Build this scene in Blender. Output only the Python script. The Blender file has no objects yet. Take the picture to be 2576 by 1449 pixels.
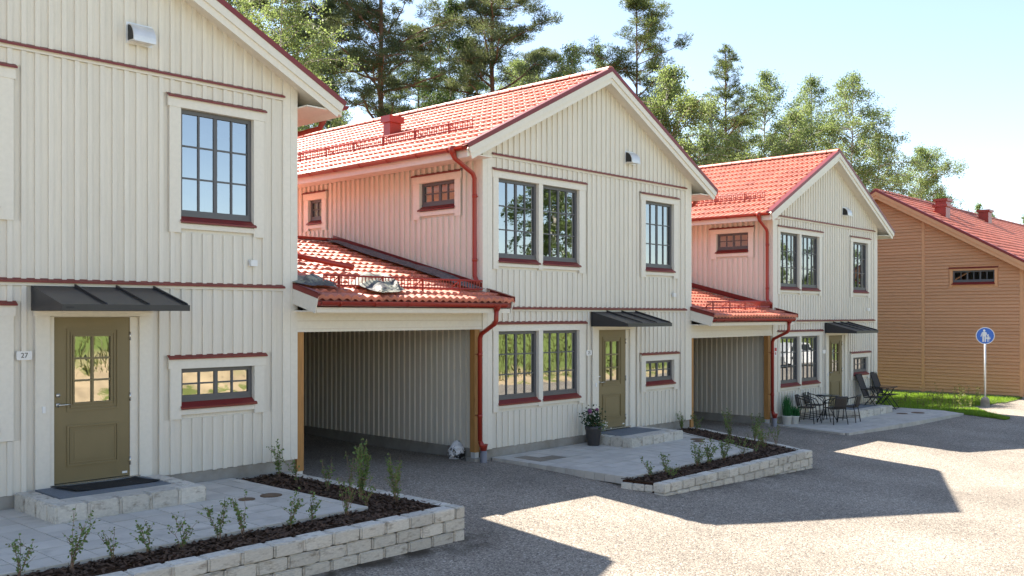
import bpy, math, random
import numpy as np
from mathutils import Matrix, Vector
random.seed(7); rng = np.random.default_rng(7)
scene = bpy.context.scene
COL = scene.collection
R = math.radians

# ------------------------------------------------------------------ camera, sky, sun, exposure
CZ = 2.75
cam_d = bpy.data.cameras.new('camera'); cam = bpy.data.objects.new('camera', cam_d); COL.objects.link(cam)
cam.location = (0, 0, CZ); cam.rotation_euler = (R(90), 0, R(42.905 - 90))
cam_d.sensor_width = 36.0; cam_d.lens = 36.0 * 2380 / 2576
cam_d.shift_y = (793 - 724.5) / 2576
cam_d.clip_start = 0.05; cam_d.clip_end = 1500
scene.camera = cam

SUN_EL = 50.3
world = bpy.data.worlds.new('World'); scene.world = world; world.use_nodes = True
wn = world.node_tree.nodes; wl = world.node_tree.links
for n in list(wn): wn.remove(n)
sky = wn.new('ShaderNodeTexSky'); sky.sky_type = 'NISHITA'; sky.sun_disc = False
sky.sun_elevation = R(SUN_EL); sky.sun_rotation = 0.0
sky.air_density = 1.0; sky.dust_density = 0.25; sky.ozone_density = 1.6; sky.altitude = 100
bg = wn.new('ShaderNodeBackground'); bg.inputs['Strength'].default_value = 0.092
wo = wn.new('ShaderNodeOutputWorld')
hs = wn.new('ShaderNodeHueSaturation'); hs.inputs['Saturation'].default_value = 0.85
wl.new(sky.outputs[0], hs.inputs['Color']); wl.new(hs.outputs[0], bg.inputs[0]); wl.new(bg.outputs[0], wo.inputs[0])

sun_d = bpy.data.lights.new('sun', 'SUN'); sun_d.energy = 5.0; sun_d.angle = R(0.55); sun_d.color = (1.0, 0.92, 0.80)
sun = bpy.data.objects.new('sun', sun_d); COL.objects.link(sun)
sun.rotation_euler = (R(SUN_EL - 90), 0, 0); sun.location = (10, 60, 60)

vs = scene.view_settings
vs.view_transform = 'Standard'; vs.look = 'None'; vs.exposure = 1.6; vs.gamma = 1.0; vs.use_curve_mapping = False
scene.cycles.max_bounces = 8; scene.cycles.diffuse_bounces = 5; scene.cycles.glossy_bounces = 4
scene.cycles.transparent_max_bounces = 8; scene.cycles.transmission_bounces = 4
scene.cycles.sample_clamp_indirect = 8.0

# ------------------------------------------------------------------ materials
MATS = {}
def mat(name, col, rough=0.6, var=0.12, scale=3.0, bump=0.0, bscale=40.0, spec=0.5, metal=0.0, stretch=(1, 1, 1),
        objvar=0.06, col2=None, thr=(0.45, 0.7), s2=4.0, fine=0.0, fscale=120.0):
    m = bpy.data.materials.new(name); MATS[name] = m; m.use_nodes = True
    nt = m.node_tree; N = nt.nodes; L = nt.links
    b = N['Principled BSDF']; b.inputs['Roughness'].default_value = rough; b.inputs['Metallic'].default_value = metal
    b.inputs['Specular IOR Level'].default_value = spec
    tc = N.new('ShaderNodeTexCoord'); oi = N.new('ShaderNodeObjectInfo')
    off = N.new('ShaderNodeVectorMath'); off.operation = 'SCALE'
    cmb = N.new('ShaderNodeCombineXYZ')
    for i in range(3): L.new(oi.outputs['Random'], cmb.inputs[i])
    L.new(cmb.outputs[0], off.inputs[0]); off.inputs['Scale'].default_value = 37.0
    add = N.new('ShaderNodeVectorMath'); add.operation = 'ADD'
    L.new(tc.outputs['Object'], add.inputs[0]); L.new(off.outputs[0], add.inputs[1])
    mp = N.new('ShaderNodeMapping'); mp.inputs['Scale'].default_value = stretch
    L.new(add.outputs[0], mp.inputs[0])
    no = N.new('ShaderNodeTexNoise'); no.inputs['Scale'].default_value = scale; no.inputs['Detail'].default_value = 5
    L.new(mp.outputs[0], no.inputs['Vector'])
    mr = N.new('ShaderNodeMapRange'); mr.inputs[1].default_value = 0.25; mr.inputs[2].default_value = 0.75
    mr.inputs[3].default_value = 1 - var; mr.inputs[4].default_value = 1 + var
    L.new(no.outputs['Fac'], mr.inputs[0])
    ov = N.new('ShaderNodeMapRange'); ov.inputs[3].default_value = 1 - objvar; ov.inputs[4].default_value = 1 + objvar
    L.new(oi.outputs['Random'], ov.inputs[0])
    mu = N.new('ShaderNodeMath'); mu.operation = 'MULTIPLY'
    L.new(mr.outputs[0], mu.inputs[0]); L.new(ov.outputs[0], mu.inputs[1])
    last = mu.outputs[0]
    if fine > 0:
        nf = N.new('ShaderNodeTexNoise'); nf.inputs['Scale'].default_value = fscale; nf.inputs['Detail'].default_value = 3
        L.new(mp.outputs[0], nf.inputs['Vector'])
        mf = N.new('ShaderNodeMapRange'); mf.inputs[1].default_value = 0.3; mf.inputs[2].default_value = 0.7
        mf.inputs[3].default_value = 1 - fine; mf.inputs[4].default_value = 1 + fine
        L.new(nf.outputs['Fac'], mf.inputs[0])
        m2 = N.new('ShaderNodeMath'); m2.operation = 'MULTIPLY'; L.new(last, m2.inputs[0]); L.new(mf.outputs[0], m2.inputs[1]); last = m2.outputs[0]
    base = None
    if col2 is not None:
        n2 = N.new('ShaderNodeTexNoise'); n2.inputs['Scale'].default_value = s2; n2.inputs['Detail'].default_value = 6
        n2.inputs['Roughness'].default_value = 0.65
        L.new(mp.outputs[0], n2.inputs['Vector'])
        r2 = N.new('ShaderNodeMapRange'); r2.inputs[1].default_value = thr[0]; r2.inputs[2].default_value = thr[1]; r2.clamp = True
        L.new(n2.outputs['Fac'], r2.inputs[0])
        mx = N.new('ShaderNodeMix'); mx.data_type = 'RGBA'
        mx.inputs['A'].default_value = (*col, 1); mx.inputs['B'].default_value = (*col2, 1)
        L.new(r2.outputs[0], mx.inputs['Factor']); base = mx.outputs['Result']
    sc = N.new('ShaderNodeVectorMath'); sc.operation = 'SCALE'
    if base is None: sc.inputs[0].default_value = col
    else: L.new(base, sc.inputs[0])
    L.new(last, sc.inputs['Scale'])
    L.new(sc.outputs[0], b.inputs['Base Color'])
    if bump > 0:
        nb = N.new('ShaderNodeTexNoise'); nb.inputs['Scale'].default_value = bscale; nb.inputs['Detail'].default_value = 4
        L.new(mp.outputs[0], nb.inputs['Vector'])
        bp = N.new('ShaderNodeBump'); bp.inputs['Strength'].default_value = bump; bp.inputs['Distance'].default_value = 0.01
        L.new(nb.outputs['Fac'], bp.inputs['Height']); L.new(bp.outputs[0], b.inputs['Normal'])
    return m

mat('paint', (0.735, 0.692, 0.61), 0.55, var=0.05, scale=5, bump=0.25, bscale=60, stretch=(8, 8, 0.5), objvar=0.035, spec=0.3, fine=0.03, fscale=40)
mat('trim_paint', (0.755, 0.712, 0.628), 0.5, var=0.04, scale=6, bump=0.15, bscale=60, stretch=(3, 3, 3), objvar=0.02, spec=0.3)
mat('red_metal', (0.19, 0.020, 0.017), 0.38, var=0.08, scale=6, objvar=0.03)
mat('red_gutter', (0.31, 0.032, 0.018), 0.33, var=0.06, scale=6, objvar=0.03)
mat('tile_red', (0.57, 0.165, 0.098), 0.54, var=0.20, scale=5, bump=0.15, bscale=60, objvar=0.22, spec=0.5)
mat('grey_frame', (0.105, 0.105, 0.112), 0.45, var=0.05, objvar=0.02)
mat('door_olive', (0.205, 0.160, 0.078), 0.45, var=0.06, bump=0.06, bscale=90, objvar=0.03)
mat('concrete', (0.36, 0.335, 0.30), 0.85, var=0.14, scale=4, bump=0.3, bscale=80, objvar=0.05, col2=(0.25, 0.22, 0.18), s2=1.5)
mat('black_metal', (0.030, 0.030, 0.033), 0.42, var=0.15, scale=5, objvar=0.02)
mat('felt', (0.15, 0.14, 0.14), 0.9, var=0.35, scale=20, bump=0.8, bscale=60, fine=0.35, fscale=200)
mat('galv', (0.72, 0.72, 0.72), 0.42, var=0.08, scale=8, metal=0.35, objvar=0.02)
mat('steel', (0.62, 0.60, 0.56), 0.25, var=0.05, metal=0.9)
mat('white_plastic', (0.80, 0.80, 0.80), 0.4, var=0.02)
mat('ink', (0.02, 0.02, 0.02), 0.6, var=0.02)
mat('sign_red', (0.45, 0.02, 0.03), 0.5, var=0.02)
mat('post_wood', (0.42, 0.21, 0.065), 0.65, var=0.25, scale=4, bump=0.2, bscale=30, stretch=(14, 14, 0.8), col2=(0.20, 0.085, 0.02), thr=(0.62, 0.75), s2=2.2)
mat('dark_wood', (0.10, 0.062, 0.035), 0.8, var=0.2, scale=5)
mat('stone', (0.60, 0.56, 0.49), 0.85, var=0.13, scale=9, bump=0.35, bscale=45, objvar=0.13, col2=(0.25, 0.205, 0.155), thr=(0.53, 0.74), s2=2.6, fine=0.06, fscale=90)
mat('stone_side', (0.50, 0.47, 0.42), 0.85, var=0.13, scale=9, bump=0.6, bscale=55, objvar=0.10, col2=(0.24, 0.215, 0.18), thr=(0.5, 0.70), s2=3.0, fine=0.10, fscale=90)
mat('paver', (0.55, 0.515, 0.46), 0.85, var=0.10, scale=3.0, bump=0.3, bscale=110, objvar=0.07, fine=0.07, fscale=150, col2=(0.37, 0.345, 0.31), thr=(0.56, 0.75), s2=2.0)
mat('paver_wet', (0.235, 0.205, 0.165), 0.7, var=0.15, scale=3.0, bump=0.3, bscale=110, objvar=0.15, fine=0.07, fscale=150)
mat('joint_sand', (0.20, 0.18, 0.15), 0.95, var=0.2, scale=10)
mat('mulch', (0.045, 0.024, 0.014), 0.9, spec=0.1, var=0.6, scale=28, bump=1.0, bscale=60, fine=0.4, fscale=110)
mat('chip', (0.070, 0.037, 0.021), 0.85, var=0.5, scale=13, col2=(0.22, 0.14, 0.09), thr=(0.60, 0.70), s2=9)
mat('rust', (0.155, 0.10, 0.060), 0.75, var=0.35, scale=9, bump=0.4, bscale=50)
mat('mat_black', (0.012, 0.012, 0.013), 0.95, var=0.4, scale=60, bump=0.6, bscale=200)
mat('mat_grey', (0.17, 0.19, 0.215), 0.9, var=0.15, scale=40, bump=0.6, bscale=200, fine=0.25, fscale=260)
mat('pot_dark', (0.048, 0.045, 0.046), 0.55, var=0.1)
mat('pot_white', (0.80, 0.80, 0.78), 0.4, var=0.03)
mat('soil', (0.03, 0.02, 0.014), 0.95, var=0.4, scale=40)
mat('chair_black', (0.016, 0.015, 0.015), 0.45, var=0.1)
mat('wicker', (0.036, 0.028, 0.024), 0.6, var=0.35, scale=60, bump=0.5, bscale=160)
mat('textile_dark', (0.040, 0.034, 0.034), 0.75, var=0.2, scale=60)
mat('pipe_grey', (0.22, 0.22, 0.25), 0.5, var=0.06)
mat('tarp', (0.27, 0.27, 0.215), 0.65, var=0.25, scale=6, objvar=0.05, col2=(0.09, 0.09, 0.095), thr=(0.47, 0.55), s2=4.5)
mat('bag', (0.78, 0.78, 0.80), 0.35, var=0.08, scale=8, col2=(0.02, 0.02, 0.02), thr=(0.50, 0.54), s2=6.0)
mat('ochre', (0.59, 0.315, 0.172), 0.6, var=0.08, scale=5, bump=0.2, bscale=60, stretch=(8, 0.6, 8), objvar=0.05, spec=0.25, fine=0.05, fscale=40)
mat('ochre_trim', (0.64, 0.335, 0.18), 0.6, var=0.06, scale=5, objvar=0.02, spec=0.25)
mat('birch_bark', (0.48, 0.45, 0.40), 0.8, var=0.3, scale=5, col2=(0.06, 0.05, 0.045), thr=(0.55, 0.62), s2=3.5, stretch=(1, 1, 2.0))
mat('pine_bark', (0.20, 0.105, 0.065), 0.9, var=0.4, scale=4, bump=0.8, bscale=12, stretch=(3, 3, 0.8), col2=(0.10, 0.06, 0.045), thr=(0.45, 0.7), s2=3)
mat('twig', (0.22, 0.135, 0.085), 0.8, var=0.3, scale=8)
mat('blue_sign', (0.035, 0.16, 0.62), 0.4, var=0.03)
mat('car_white', (0.75, 0.75, 0.75), 0.25, var=0.02)
mat('car_glass', (0.02, 0.025, 0.03), 0.08, var=0.02)
mat('interior', (0.30, 0.28, 0.25), 0.9, var=0.05)
mat('interior_white', (0.75, 0.73, 0.70), 0.7, var=0.03)
mat('earth', (0.11, 0.095, 0.05), 0.95, var=0.3, scale=0.8, col2=(0.055, 0.085, 0.02), thr=(0.42, 0.6), s2=0.25)
mat('sod', (0.13, 0.19, 0.035), 0.95, var=0.3, scale=6, col2=(0.17, 0.16, 0.06), thr=(0.5, 0.7), s2=2)
mat('petal_purple', (0.30, 0.10, 0.26), 0.6, var=0.35, scale=30)
mat('petal_pink', (0.65, 0.25, 0.22), 0.6, var=0.2, scale=30)
mat('petal_white', (0.82, 0.82, 0.80), 0.6, var=0.03)

MATS['tile_red'].node_tree.nodes['Principled BSDF'].inputs['IOR'].default_value = 1.75
def leaf_mat(name, col, trans, tf=0.45, var=0.35, rough=0.5, scale=1.3):
    m = bpy.data.materials.new(name); MATS[name] = m; m.use_nodes = True
    nt = m.node_tree; N = nt.nodes; L = nt.links
    out = N['Material Output']; b = N['Principled BSDF']; b.inputs['Roughness'].default_value = rough
    b.inputs['Specular IOR Level'].default_value = 0.35
    tr = N.new('ShaderNodeBsdfTranslucent'); mix = N.new('ShaderNodeMixShader'); mix.inputs[0].default_value = tf
    ge = N.new('ShaderNodeNewGeometry'); no = N.new('ShaderNodeTexNoise'); no.inputs['Scale'].default_value = scale; no.inputs['Detail'].default_value = 4
    L.new(ge.outputs['Position'], no.inputs['Vector'])
    rd = N.new('ShaderNodeMath'); rd.operation = 'ADD'
    ri = N.new('ShaderNodeMath'); ri.operation = 'MULTIPLY'; ri.inputs[1].default_value = 0.5
    L.new(ge.outputs['Random Per Island'], ri.inputs[0]); L.new(ri.outputs[0], rd.inputs[0]); L.new(no.outputs['Fac'], rd.inputs[1])
    mr = N.new('ShaderNodeMapRange'); mr.inputs[1].default_value = 0.35; mr.inputs[2].default_value = 1.15
    mr.inputs[3].default_value = 1 - var; mr.inputs[4].default_value = 1 + var; L.new(rd.outputs[0], mr.inputs[0])
    for c, sh in ((col, b.inputs['Base Color']), (trans, tr.inputs['Color'])):
        s = N.new('ShaderNodeVectorMath'); s.operation = 'SCALE'; s.inputs[0].default_value = c
        L.new(mr.outputs[0], s.inputs['Scale']); L.new(s.outputs[0], sh)
    L.new(b.outputs[0], mix.inputs[1]); L.new(tr.outputs[0], mix.inputs[2]); L.new(mix.outputs[0], out.inputs[0])
    return m
leaf_mat('birch_leaf', (0.115, 0.150, 0.060), (0.30, 0.38, 0.12), tf=0.55)
leaf_mat('birch_leaf_shaded', (0.06, 0.10, 0.032), (0.11, 0.17, 0.04))  # birch leaf with the shade between the pines put into its colour
leaf_mat('pine_needle', (0.082, 0.105, 0.054), (0.17, 0.20, 0.075), tf=0.45)
leaf_mat('pine_needle_light', (0.085, 0.115, 0.042), (0.16, 0.20, 0.05), tf=0.45)
leaf_mat('shrub_leaf', (0.14, 0.215, 0.065), (0.20, 0.30, 0.07), tf=0.35, scale=6)
leaf_mat('grass_blade', (0.15, 0.25, 0.03), (0.34, 0.52, 0.05), tf=0.5, scale=2)
leaf_mat('weed_leaf', (0.19, 0.20, 0.07), (0.28, 0.28, 0.09), tf=0.45, scale=3)
leaf_mat('pot_grass_blade', (0.03, 0.15, 0.045), (0.05, 0.22, 0.06), tf=0.35, scale=9)
leaf_mat('pot_leaf', (0.022, 0.050, 0.018), (0.03, 0.07, 0.02), tf=0.25, scale=9)

def gravel_mat():
    m = bpy.data.materials.new('gravel'); MATS['gravel'] = m; m.use_nodes = True
    nt = m.node_tree; N = nt.nodes; L = nt.links; b = N['Principled BSDF']
    b.inputs['Roughness'].default_value = 0.85; b.inputs['Specular IOR Level'].default_value = 0.3
    tc = N.new('ShaderNodeTexCoord')
    v1 = N.new('ShaderNodeTexVoronoi'); v1.inputs['Scale'].default_value = 52
    v2 = N.new('ShaderNodeTexVoronoi'); v2.inputs['Scale'].default_value = 80
    for v in (v1, v2): L.new(tc.outputs['Object'], v.inputs['Vector'])
    bw = N.new('ShaderNodeSeparateColor'); L.new(v1.outputs['Color'], bw.inputs[0])
    bw2 = N.new('ShaderNodeSeparateColor'); L.new(v2.outputs['Color'], bw2.inputs[0])
    cr = N.new('ShaderNodeValToRGB'); e = cr.color_ramp.elements
    e[0].position = 0.0; e[0].color = (0.035, 0.030, 0.027, 1); e[1].position = 1.0; e[1].color = (0.70, 0.63, 0.56, 1)
    for p, c in ((0.2, (0.17, 0.147, 0.128, 1)), (0.5, (0.285, 0.248, 0.203, 1)), (0.8, (0.385, 0.337, 0.280, 1))):
        el = e.new(p); el.color = c
    av = N.new('ShaderNodeMath'); av.operation = 'MULTIPLY_ADD'; av.inputs[1].default_value = 0.62
    m2 = N.new('ShaderNodeMath'); m2.operation = 'MULTIPLY'; m2.inputs[1].default_value = 0.38
    L.new(bw2.outputs[0], m2.inputs[0]); L.new(bw.outputs[0], av.inputs[0]); L.new(m2.outputs[0], av.inputs[2])
    L.new(av.outputs[0], cr.inputs[0])
    ln = N.new('ShaderNodeTexNoise'); ln.inputs['Scale'].default_value = 0.55; ln.inputs['Detail'].default_value = 6
    L.new(tc.outputs['Object'], ln.inputs['Vector'])
    lr = N.new('ShaderNodeMapRange'); lr.inputs[1].default_value = 0.3; lr.inputs[2].default_value = 0.7; lr.inputs[3].default_value = 0.80; lr.inputs[4].default_value = 1.17
    L.new(ln.outputs['Fac'], lr.inputs[0])
    s = N.new('ShaderNodeVectorMath'); s.operation = 'SCALE'; L.new(cr.outputs[0], s.inputs[0]); L.new(lr.outputs[0], s.inputs['Scale'])
    # damp soil washed out along the foot of the two planter walls
    sp = N.new('ShaderNodeSeparateXYZ'); L.new(tc.outputs['Object'], sp.inputs[0])
    def mrange(src, a, b2, lo, hi):
        q = N.new('ShaderNodeMapRange'); q.inputs[1].default_value = a; q.inputs[2].default_value = b2; q.inputs[3].default_value = lo; q.inputs[4].default_value = hi; L.new(src, q.inputs[0]); return q.outputs[0]
    def mul(p, q): 
        t = N.new('ShaderNodeMath'); t.operation = 'MULTIPLY'; L.new(p, t.inputs[0]); L.new(q, t.inputs[1]); return t.outputs[0]
    def mx2(p, q):
        t = N.new('ShaderNodeMath'); t.operation = 'MAXIMUM'; L.new(p, t.inputs[0]); L.new(q, t.inputs[1]); return t.outputs[0]
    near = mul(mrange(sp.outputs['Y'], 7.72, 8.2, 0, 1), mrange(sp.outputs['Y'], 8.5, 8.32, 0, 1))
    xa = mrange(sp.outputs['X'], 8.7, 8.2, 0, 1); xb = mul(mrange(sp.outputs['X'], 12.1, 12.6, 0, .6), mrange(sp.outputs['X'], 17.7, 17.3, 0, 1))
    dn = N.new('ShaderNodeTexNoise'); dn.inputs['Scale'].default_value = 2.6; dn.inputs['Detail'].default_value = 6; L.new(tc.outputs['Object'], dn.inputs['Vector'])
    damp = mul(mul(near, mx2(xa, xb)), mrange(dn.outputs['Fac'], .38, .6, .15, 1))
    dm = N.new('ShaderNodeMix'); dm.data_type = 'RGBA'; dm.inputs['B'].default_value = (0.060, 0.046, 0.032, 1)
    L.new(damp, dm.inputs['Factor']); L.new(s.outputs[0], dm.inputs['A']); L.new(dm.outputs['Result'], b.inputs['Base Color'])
    ad = N.new('ShaderNodeMath'); ad.operation = 'ADD'; L.new(v1.outputs['Distance'], ad.inputs[0]); L.new(v2.outputs['Distance'], ad.inputs[1])
    bp = N.new('ShaderNodeBump'); bp.invert = True; bp.inputs['Strength'].default_value = 0.75; bp.inputs['Distance'].default_value = 0.008
    L.new(ad.outputs[0], bp.inputs['Height']); L.new(bp.outputs[0], b.inputs['Normal'])
gravel_mat()

def bank_mat():
    m = mat('bank_soil', (0.40, 0.30, 0.18), 0.95, var=0.3, scale=1.5, bump=0.8, bscale=4, col2=(0.13, 0.15, 0.035), thr=(0.54, 0.60), s2=0.9)
    nt = m.node_tree; N = nt.nodes; L = nt.links; b = N['Principled BSDF']
    src = b.inputs['Base Color'].links[0].from_socket
    ge = N.new('ShaderNodeNewGeometry'); sp = N.new('ShaderNodeSeparateXYZ'); L.new(ge.outputs['Position'], sp.inputs[0])
    no = N.new('ShaderNodeTexNoise'); no.inputs['Scale'].default_value = 0.6; L.new(ge.outputs['Position'], no.inputs['Vector'])
    ad = N.new('ShaderNodeMath'); ad.operation = 'MULTIPLY_ADD'; ad.inputs[1].default_value = 1.6; xz = N.new('ShaderNodeMath'); xz.operation = 'MULTIPLY_ADD'; xz.inputs[1].default_value = 0.055; L.new(sp.outputs['X'], xz.inputs[0]); L.new(sp.outputs['Z'], xz.inputs[2]); L.new(no.outputs['Fac'], ad.inputs[0]); L.new(xz.outputs[0], ad.inputs[2])
    mr = N.new('ShaderNodeMapRange'); mr.inputs[1].default_value = 2.6; mr.inputs[2].default_value = 3.0; L.new(ad.outputs[0], mr.inputs[0])
    mx = N.new('ShaderNodeMix'); mx.data_type = 'RGBA'; mx.inputs['B'].default_value = (0.12, 0.16, 0.035, 1)
    L.new(mr.outputs[0], mx.inputs['Factor']); L.new(src, mx.inputs['A']); L.new(mx.outputs['Result'], b.inputs['Base Color'])
bank_mat()

def glass_mat(name, tint, refl):
    m = bpy.data.materials.new(name); MATS[name] = m; m.use_nodes = True
    nt = m.node_tree; N = nt.nodes; L = nt.links; out = N['Material Output']
    N.remove(N['Principled BSDF'])
    tr = N.new('ShaderNodeBsdfTransparent'); tr.inputs[0].default_value = tint
    gl = N.new('ShaderNodeBsdfGlossy'); gl.inputs['Roughness'].default_value = 0.0; gl.inputs['Color'].default_value = (0.93, 0.97, 1, 1)
    fr = N.new('ShaderNodeFresnel'); fr.inputs['IOR'].default_value = refl
    no = N.new('ShaderNodeTexNoise'); no.inputs['Scale'].default_value = 2.2
    tc = N.new('ShaderNodeTexCoord'); L.new(tc.outputs['Object'], no.inputs['Vector'])
    bp = N.new('ShaderNodeBump'); bp.inputs['Strength'].default_value = 0.05; bp.inputs['Distance'].default_value = 0.02
    L.new(no.outputs['Fac'], bp.inputs['Height']); L.new(bp.outputs[0], gl.inputs['Normal'])
    mx = N.new('ShaderNodeMixShader'); L.new(fr.outputs[0], mx.inputs[0]); L.new(tr.outputs[0], mx.inputs[1]); L.new(gl.outputs[0], mx.inputs[2])
    L.new(mx.outputs[0], out.inputs[0])
glass_mat('glass', (0.42, 0.45, 0.45, 1), 4.4)
glass_mat('dark_glass', (0.3, 0.3, 0.3, 1), 1.35)
glass_mat('table_glass', (0.55, 0.66, 0.66, 1), 1.7)

# ------------------------------------------------------------------ mesh helpers
def new_obj(name, me, parent=None, loc=None):
    o = bpy.data.objects.new(name, me); COL.objects.link(o)
    if parent is not None: o.parent = parent
    if loc is not None: o.location = loc
    return o

def tag(o, label=None, cat=None, group=None, kind=None):
    if label: o['label'] = label
    if cat: o['category'] = cat
    if group: o['group'] = group
    if kind: o['kind'] = kind
    return o

def thing(name, label, cat, loc=(0, 0, 0), rz=0.0, group=None):
    o = bpy.data.objects.new(name, None); COL.objects.link(o); o.location = loc; o.rotation_euler = (0, 0, rz)
    o.empty_display_size = 0.2
    return tag(o, label, cat, group)

CACHE = {}
class MB:
    def __init__(s): s.v = []; s.f = []
    def box(s, x0, x1, y0, y1, z0, z1):
        i = len(s.v)
        s.v += [(x0, y0, z0), (x1, y0, z0), (x1, y1, z0), (x0, y1, z0), (x0, y0, z1), (x1, y0, z1), (x1, y1, z1), (x0, y1, z1)]
        s.f += [(i, i+3, i+2, i+1), (i+4, i+5, i+6, i+7), (i, i+1, i+5, i+4), (i+1, i+2, i+6, i+5), (i+2, i+3, i+7, i+6), (i+3, i, i+4, i+7)]
        return s
    def prism(s, poly, h0, h1, axis='z'):
        # poly in the two other axes; extruded along axis between h0 and h1
        n = len(poly); i = len(s.v)
        def P(p, h):
            if axis == 'z': return (p[0], p[1], h)
            if axis == 'y': return (p[0], h, p[1])
            return (h, p[0], p[1])
        s.v += [P(p, h0) for p in poly] + [P(p, h1) for p in poly]
        s.f += [tuple(range(i, i+n))[::-1], tuple(range(i+n, i+2*n))]
        for k in range(n): s.f.append((i+k, i+(k+1) % n, i+n+(k+1) % n, i+n+k))
        return s
    def tube(s, pts, r, n=8, cap=True):
        pts = [Vector(p) for p in pts]; m = len(pts); i0 = len(s.v)
        rr = r if isinstance(r, (list, tuple)) else [r]*m
        up = None
        for k, p in enumerate(pts):
            if k == 0: t = pts[1]-pts[0]
            elif k == m-1: t = pts[-1]-pts[-2]
            else: t = (pts[k+1]-p).normalized() + (p-pts[k-1]).normalized()
            t.normalize()
            if up is None: up = Vector((0, 0, 1)) if abs(t.z) < 0.9 else Vector((1, 0, 0))
            a = t.cross(up); 
            if a.length < 1e-5: a = t.cross(Vector((0.3, 1, 0.2)))
            a.normalize(); b = a.cross(t); up = b
            for q in range(n):
                an = 2*math.pi*q/n
                s.v.append(tuple(p + (a*math.cos(an) + b*math.sin(an))*rr[k]))
        for k in range(m-1):
            for q in range(n):
                a = i0+k*n+q; b2 = i0+k*n+(q+1) % n
                s.f.append((a, b2, b2+n, a+n))
        if cap:
            s.f.append(tuple(range(i0, i0+n))[::-1]); s.f.append(tuple(range(i0+(m-1)*n, i0+m*n)))
        return s
    def lathe(s, prof, n=20, c=(0, 0, 0)):
        i0 = len(s.v)
        for (r, z) in prof:
            for q in range(n):
                an = 2*math.pi*q/n; s.v.append((c[0]+r*math.cos(an), c[1]+r*math.sin(an), c[2]+z))
        for k in range(len(prof)-1):
            for q in range(n):
                a = i0+k*n+q; b = i0+k*n+(q+1) % n
                s.f.append((a, b, b+n, a+n))
        s.f.append(tuple(range(i0, i0+n))[::-1]); s.f.append(tuple(range(i0+(len(prof)-1)*n, i0+len(prof)*n)))
        return s
    def mesh(s, name, m, smooth=False):
        me = bpy.data.meshes.new(name); me.from_pydata(s.v, [], s.f); me.materials.append(MATS[m])
        if smooth: me.polygons.foreach_set('use_smooth', [True]*len(me.polygons))
        me.update(); return me
    def build(s, name, m, parent=None, smooth=False, label=None, loc=None, kind=None):
        o = new_obj(name, s.mesh(name, m, smooth), parent, loc)
        return tag(o, label, None, None, kind)

def B(*a): return MB().box(*a)

def mesh_np(name, V, F, m):
    V = np.asarray(V, np.float32); F = np.asarray(F, np.int32); k = F.shape[1]
    me = bpy.data.meshes.new(name); me.vertices.add(len(V)); me.vertices.foreach_set('co', V.ravel())
    me.loops.add(F.size); me.loops.foreach_set('vertex_index', F.ravel())
    me.polygons.add(len(F)); me.polygons.foreach_set('loop_start', np.arange(0, F.size, k, dtype=np.int32))
    try: me.polygons.foreach_set('loop_total', np.full(len(F), k, np.int32))
    except Exception: pass
    me.materials.append(MATS[m]); me.update(calc_edges=True); me.validate(); return me

def clip_poly(poly, clip):
    # Sutherland-Hodgman, clip is convex and counter-clockwise
    out = list(poly)
    for i in range(len(clip)):
        a = clip[i]; b = clip[(i+1) % len(clip)]; inp = out; out = []
        def side(p): return (b[0]-a[0])*(p[1]-a[1]) - (b[1]-a[1])*(p[0]-a[0])
        for j in range(len(inp)):
            p = inp[j]; q = inp[(j+1) % len(inp)]; sp, sq = side(p), side(q)
            if sp >= 0: out.append(p)
            if (sp >= 0) != (sq >= 0):
                t = sp/(sp-sq); out.append((p[0]+(q[0]-p[0])*t, p[1]+(q[1]-p[1])*t))
        if not out: return []
    return out
def area(p):
    return 0.5*abs(sum(p[i][0]*p[(i+1) % len(p)][1]-p[(i+1) % len(p)][0]*p[i][1] for i in range(len(p))))

# ------------------------------------------------------------------ ground
PTS = np.array([(8.07,8.29,.0),(5,8.25,-.02),(0,8.2,.0),(-15,8,.05),(8.9,9.1,.10),(11.2,8.9,.06),(12.35,8.23,-.07),(8.3,12,.35),(12.1,12.1,.115),
 (12.2,10.5,.115),(12.25,9.5,.085),(10.2,10.6,.14),(17.45,8.27,-.28),(15,8.2,-.18),(19.0,12,.06),(19.3,11,.0),(18.6,9.6,-.12),(19.85,9.2,-.25),(22.3,8.5,-.2),(22.65,9.8,-.2),(23,12.0,-.21),(21,12,-.1),
 (29.5,9.2,-.22),(32.6,9.5,-.17),(36,9.3,-.15),(8.85,6.7,-.15),(11.34,6.8,-.17),(15.6,4.9,-.33),(19.85,6.65,-.39),(25.5,8.2,-.28),
 (9,4.5,-.2),(5,5,-.1),(25,5,-.38),(32,5,-.3),(40,6,-.22),(50,5,-.3),(10,0,-.35),(0,3,-.05),(0,-2,-.02),(20,0,-.5),(35,-1,-.45),
 (10,16,.16),(10,22,.15),(21,16,-.08),(21,22,-.05),(55,-4,-.45),(-15,-2,.1),(30,15,-.25),(34,15,-.2),(34,24,-.2),
 (16,12,.0),(14,11,.0),(16,9.5,-.05),(5,12,.3),(5,10,.2),(1,11,.2),(26,11.5,-.25),(28.5,11,-.25),(14.5,9,-.05)])
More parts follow.
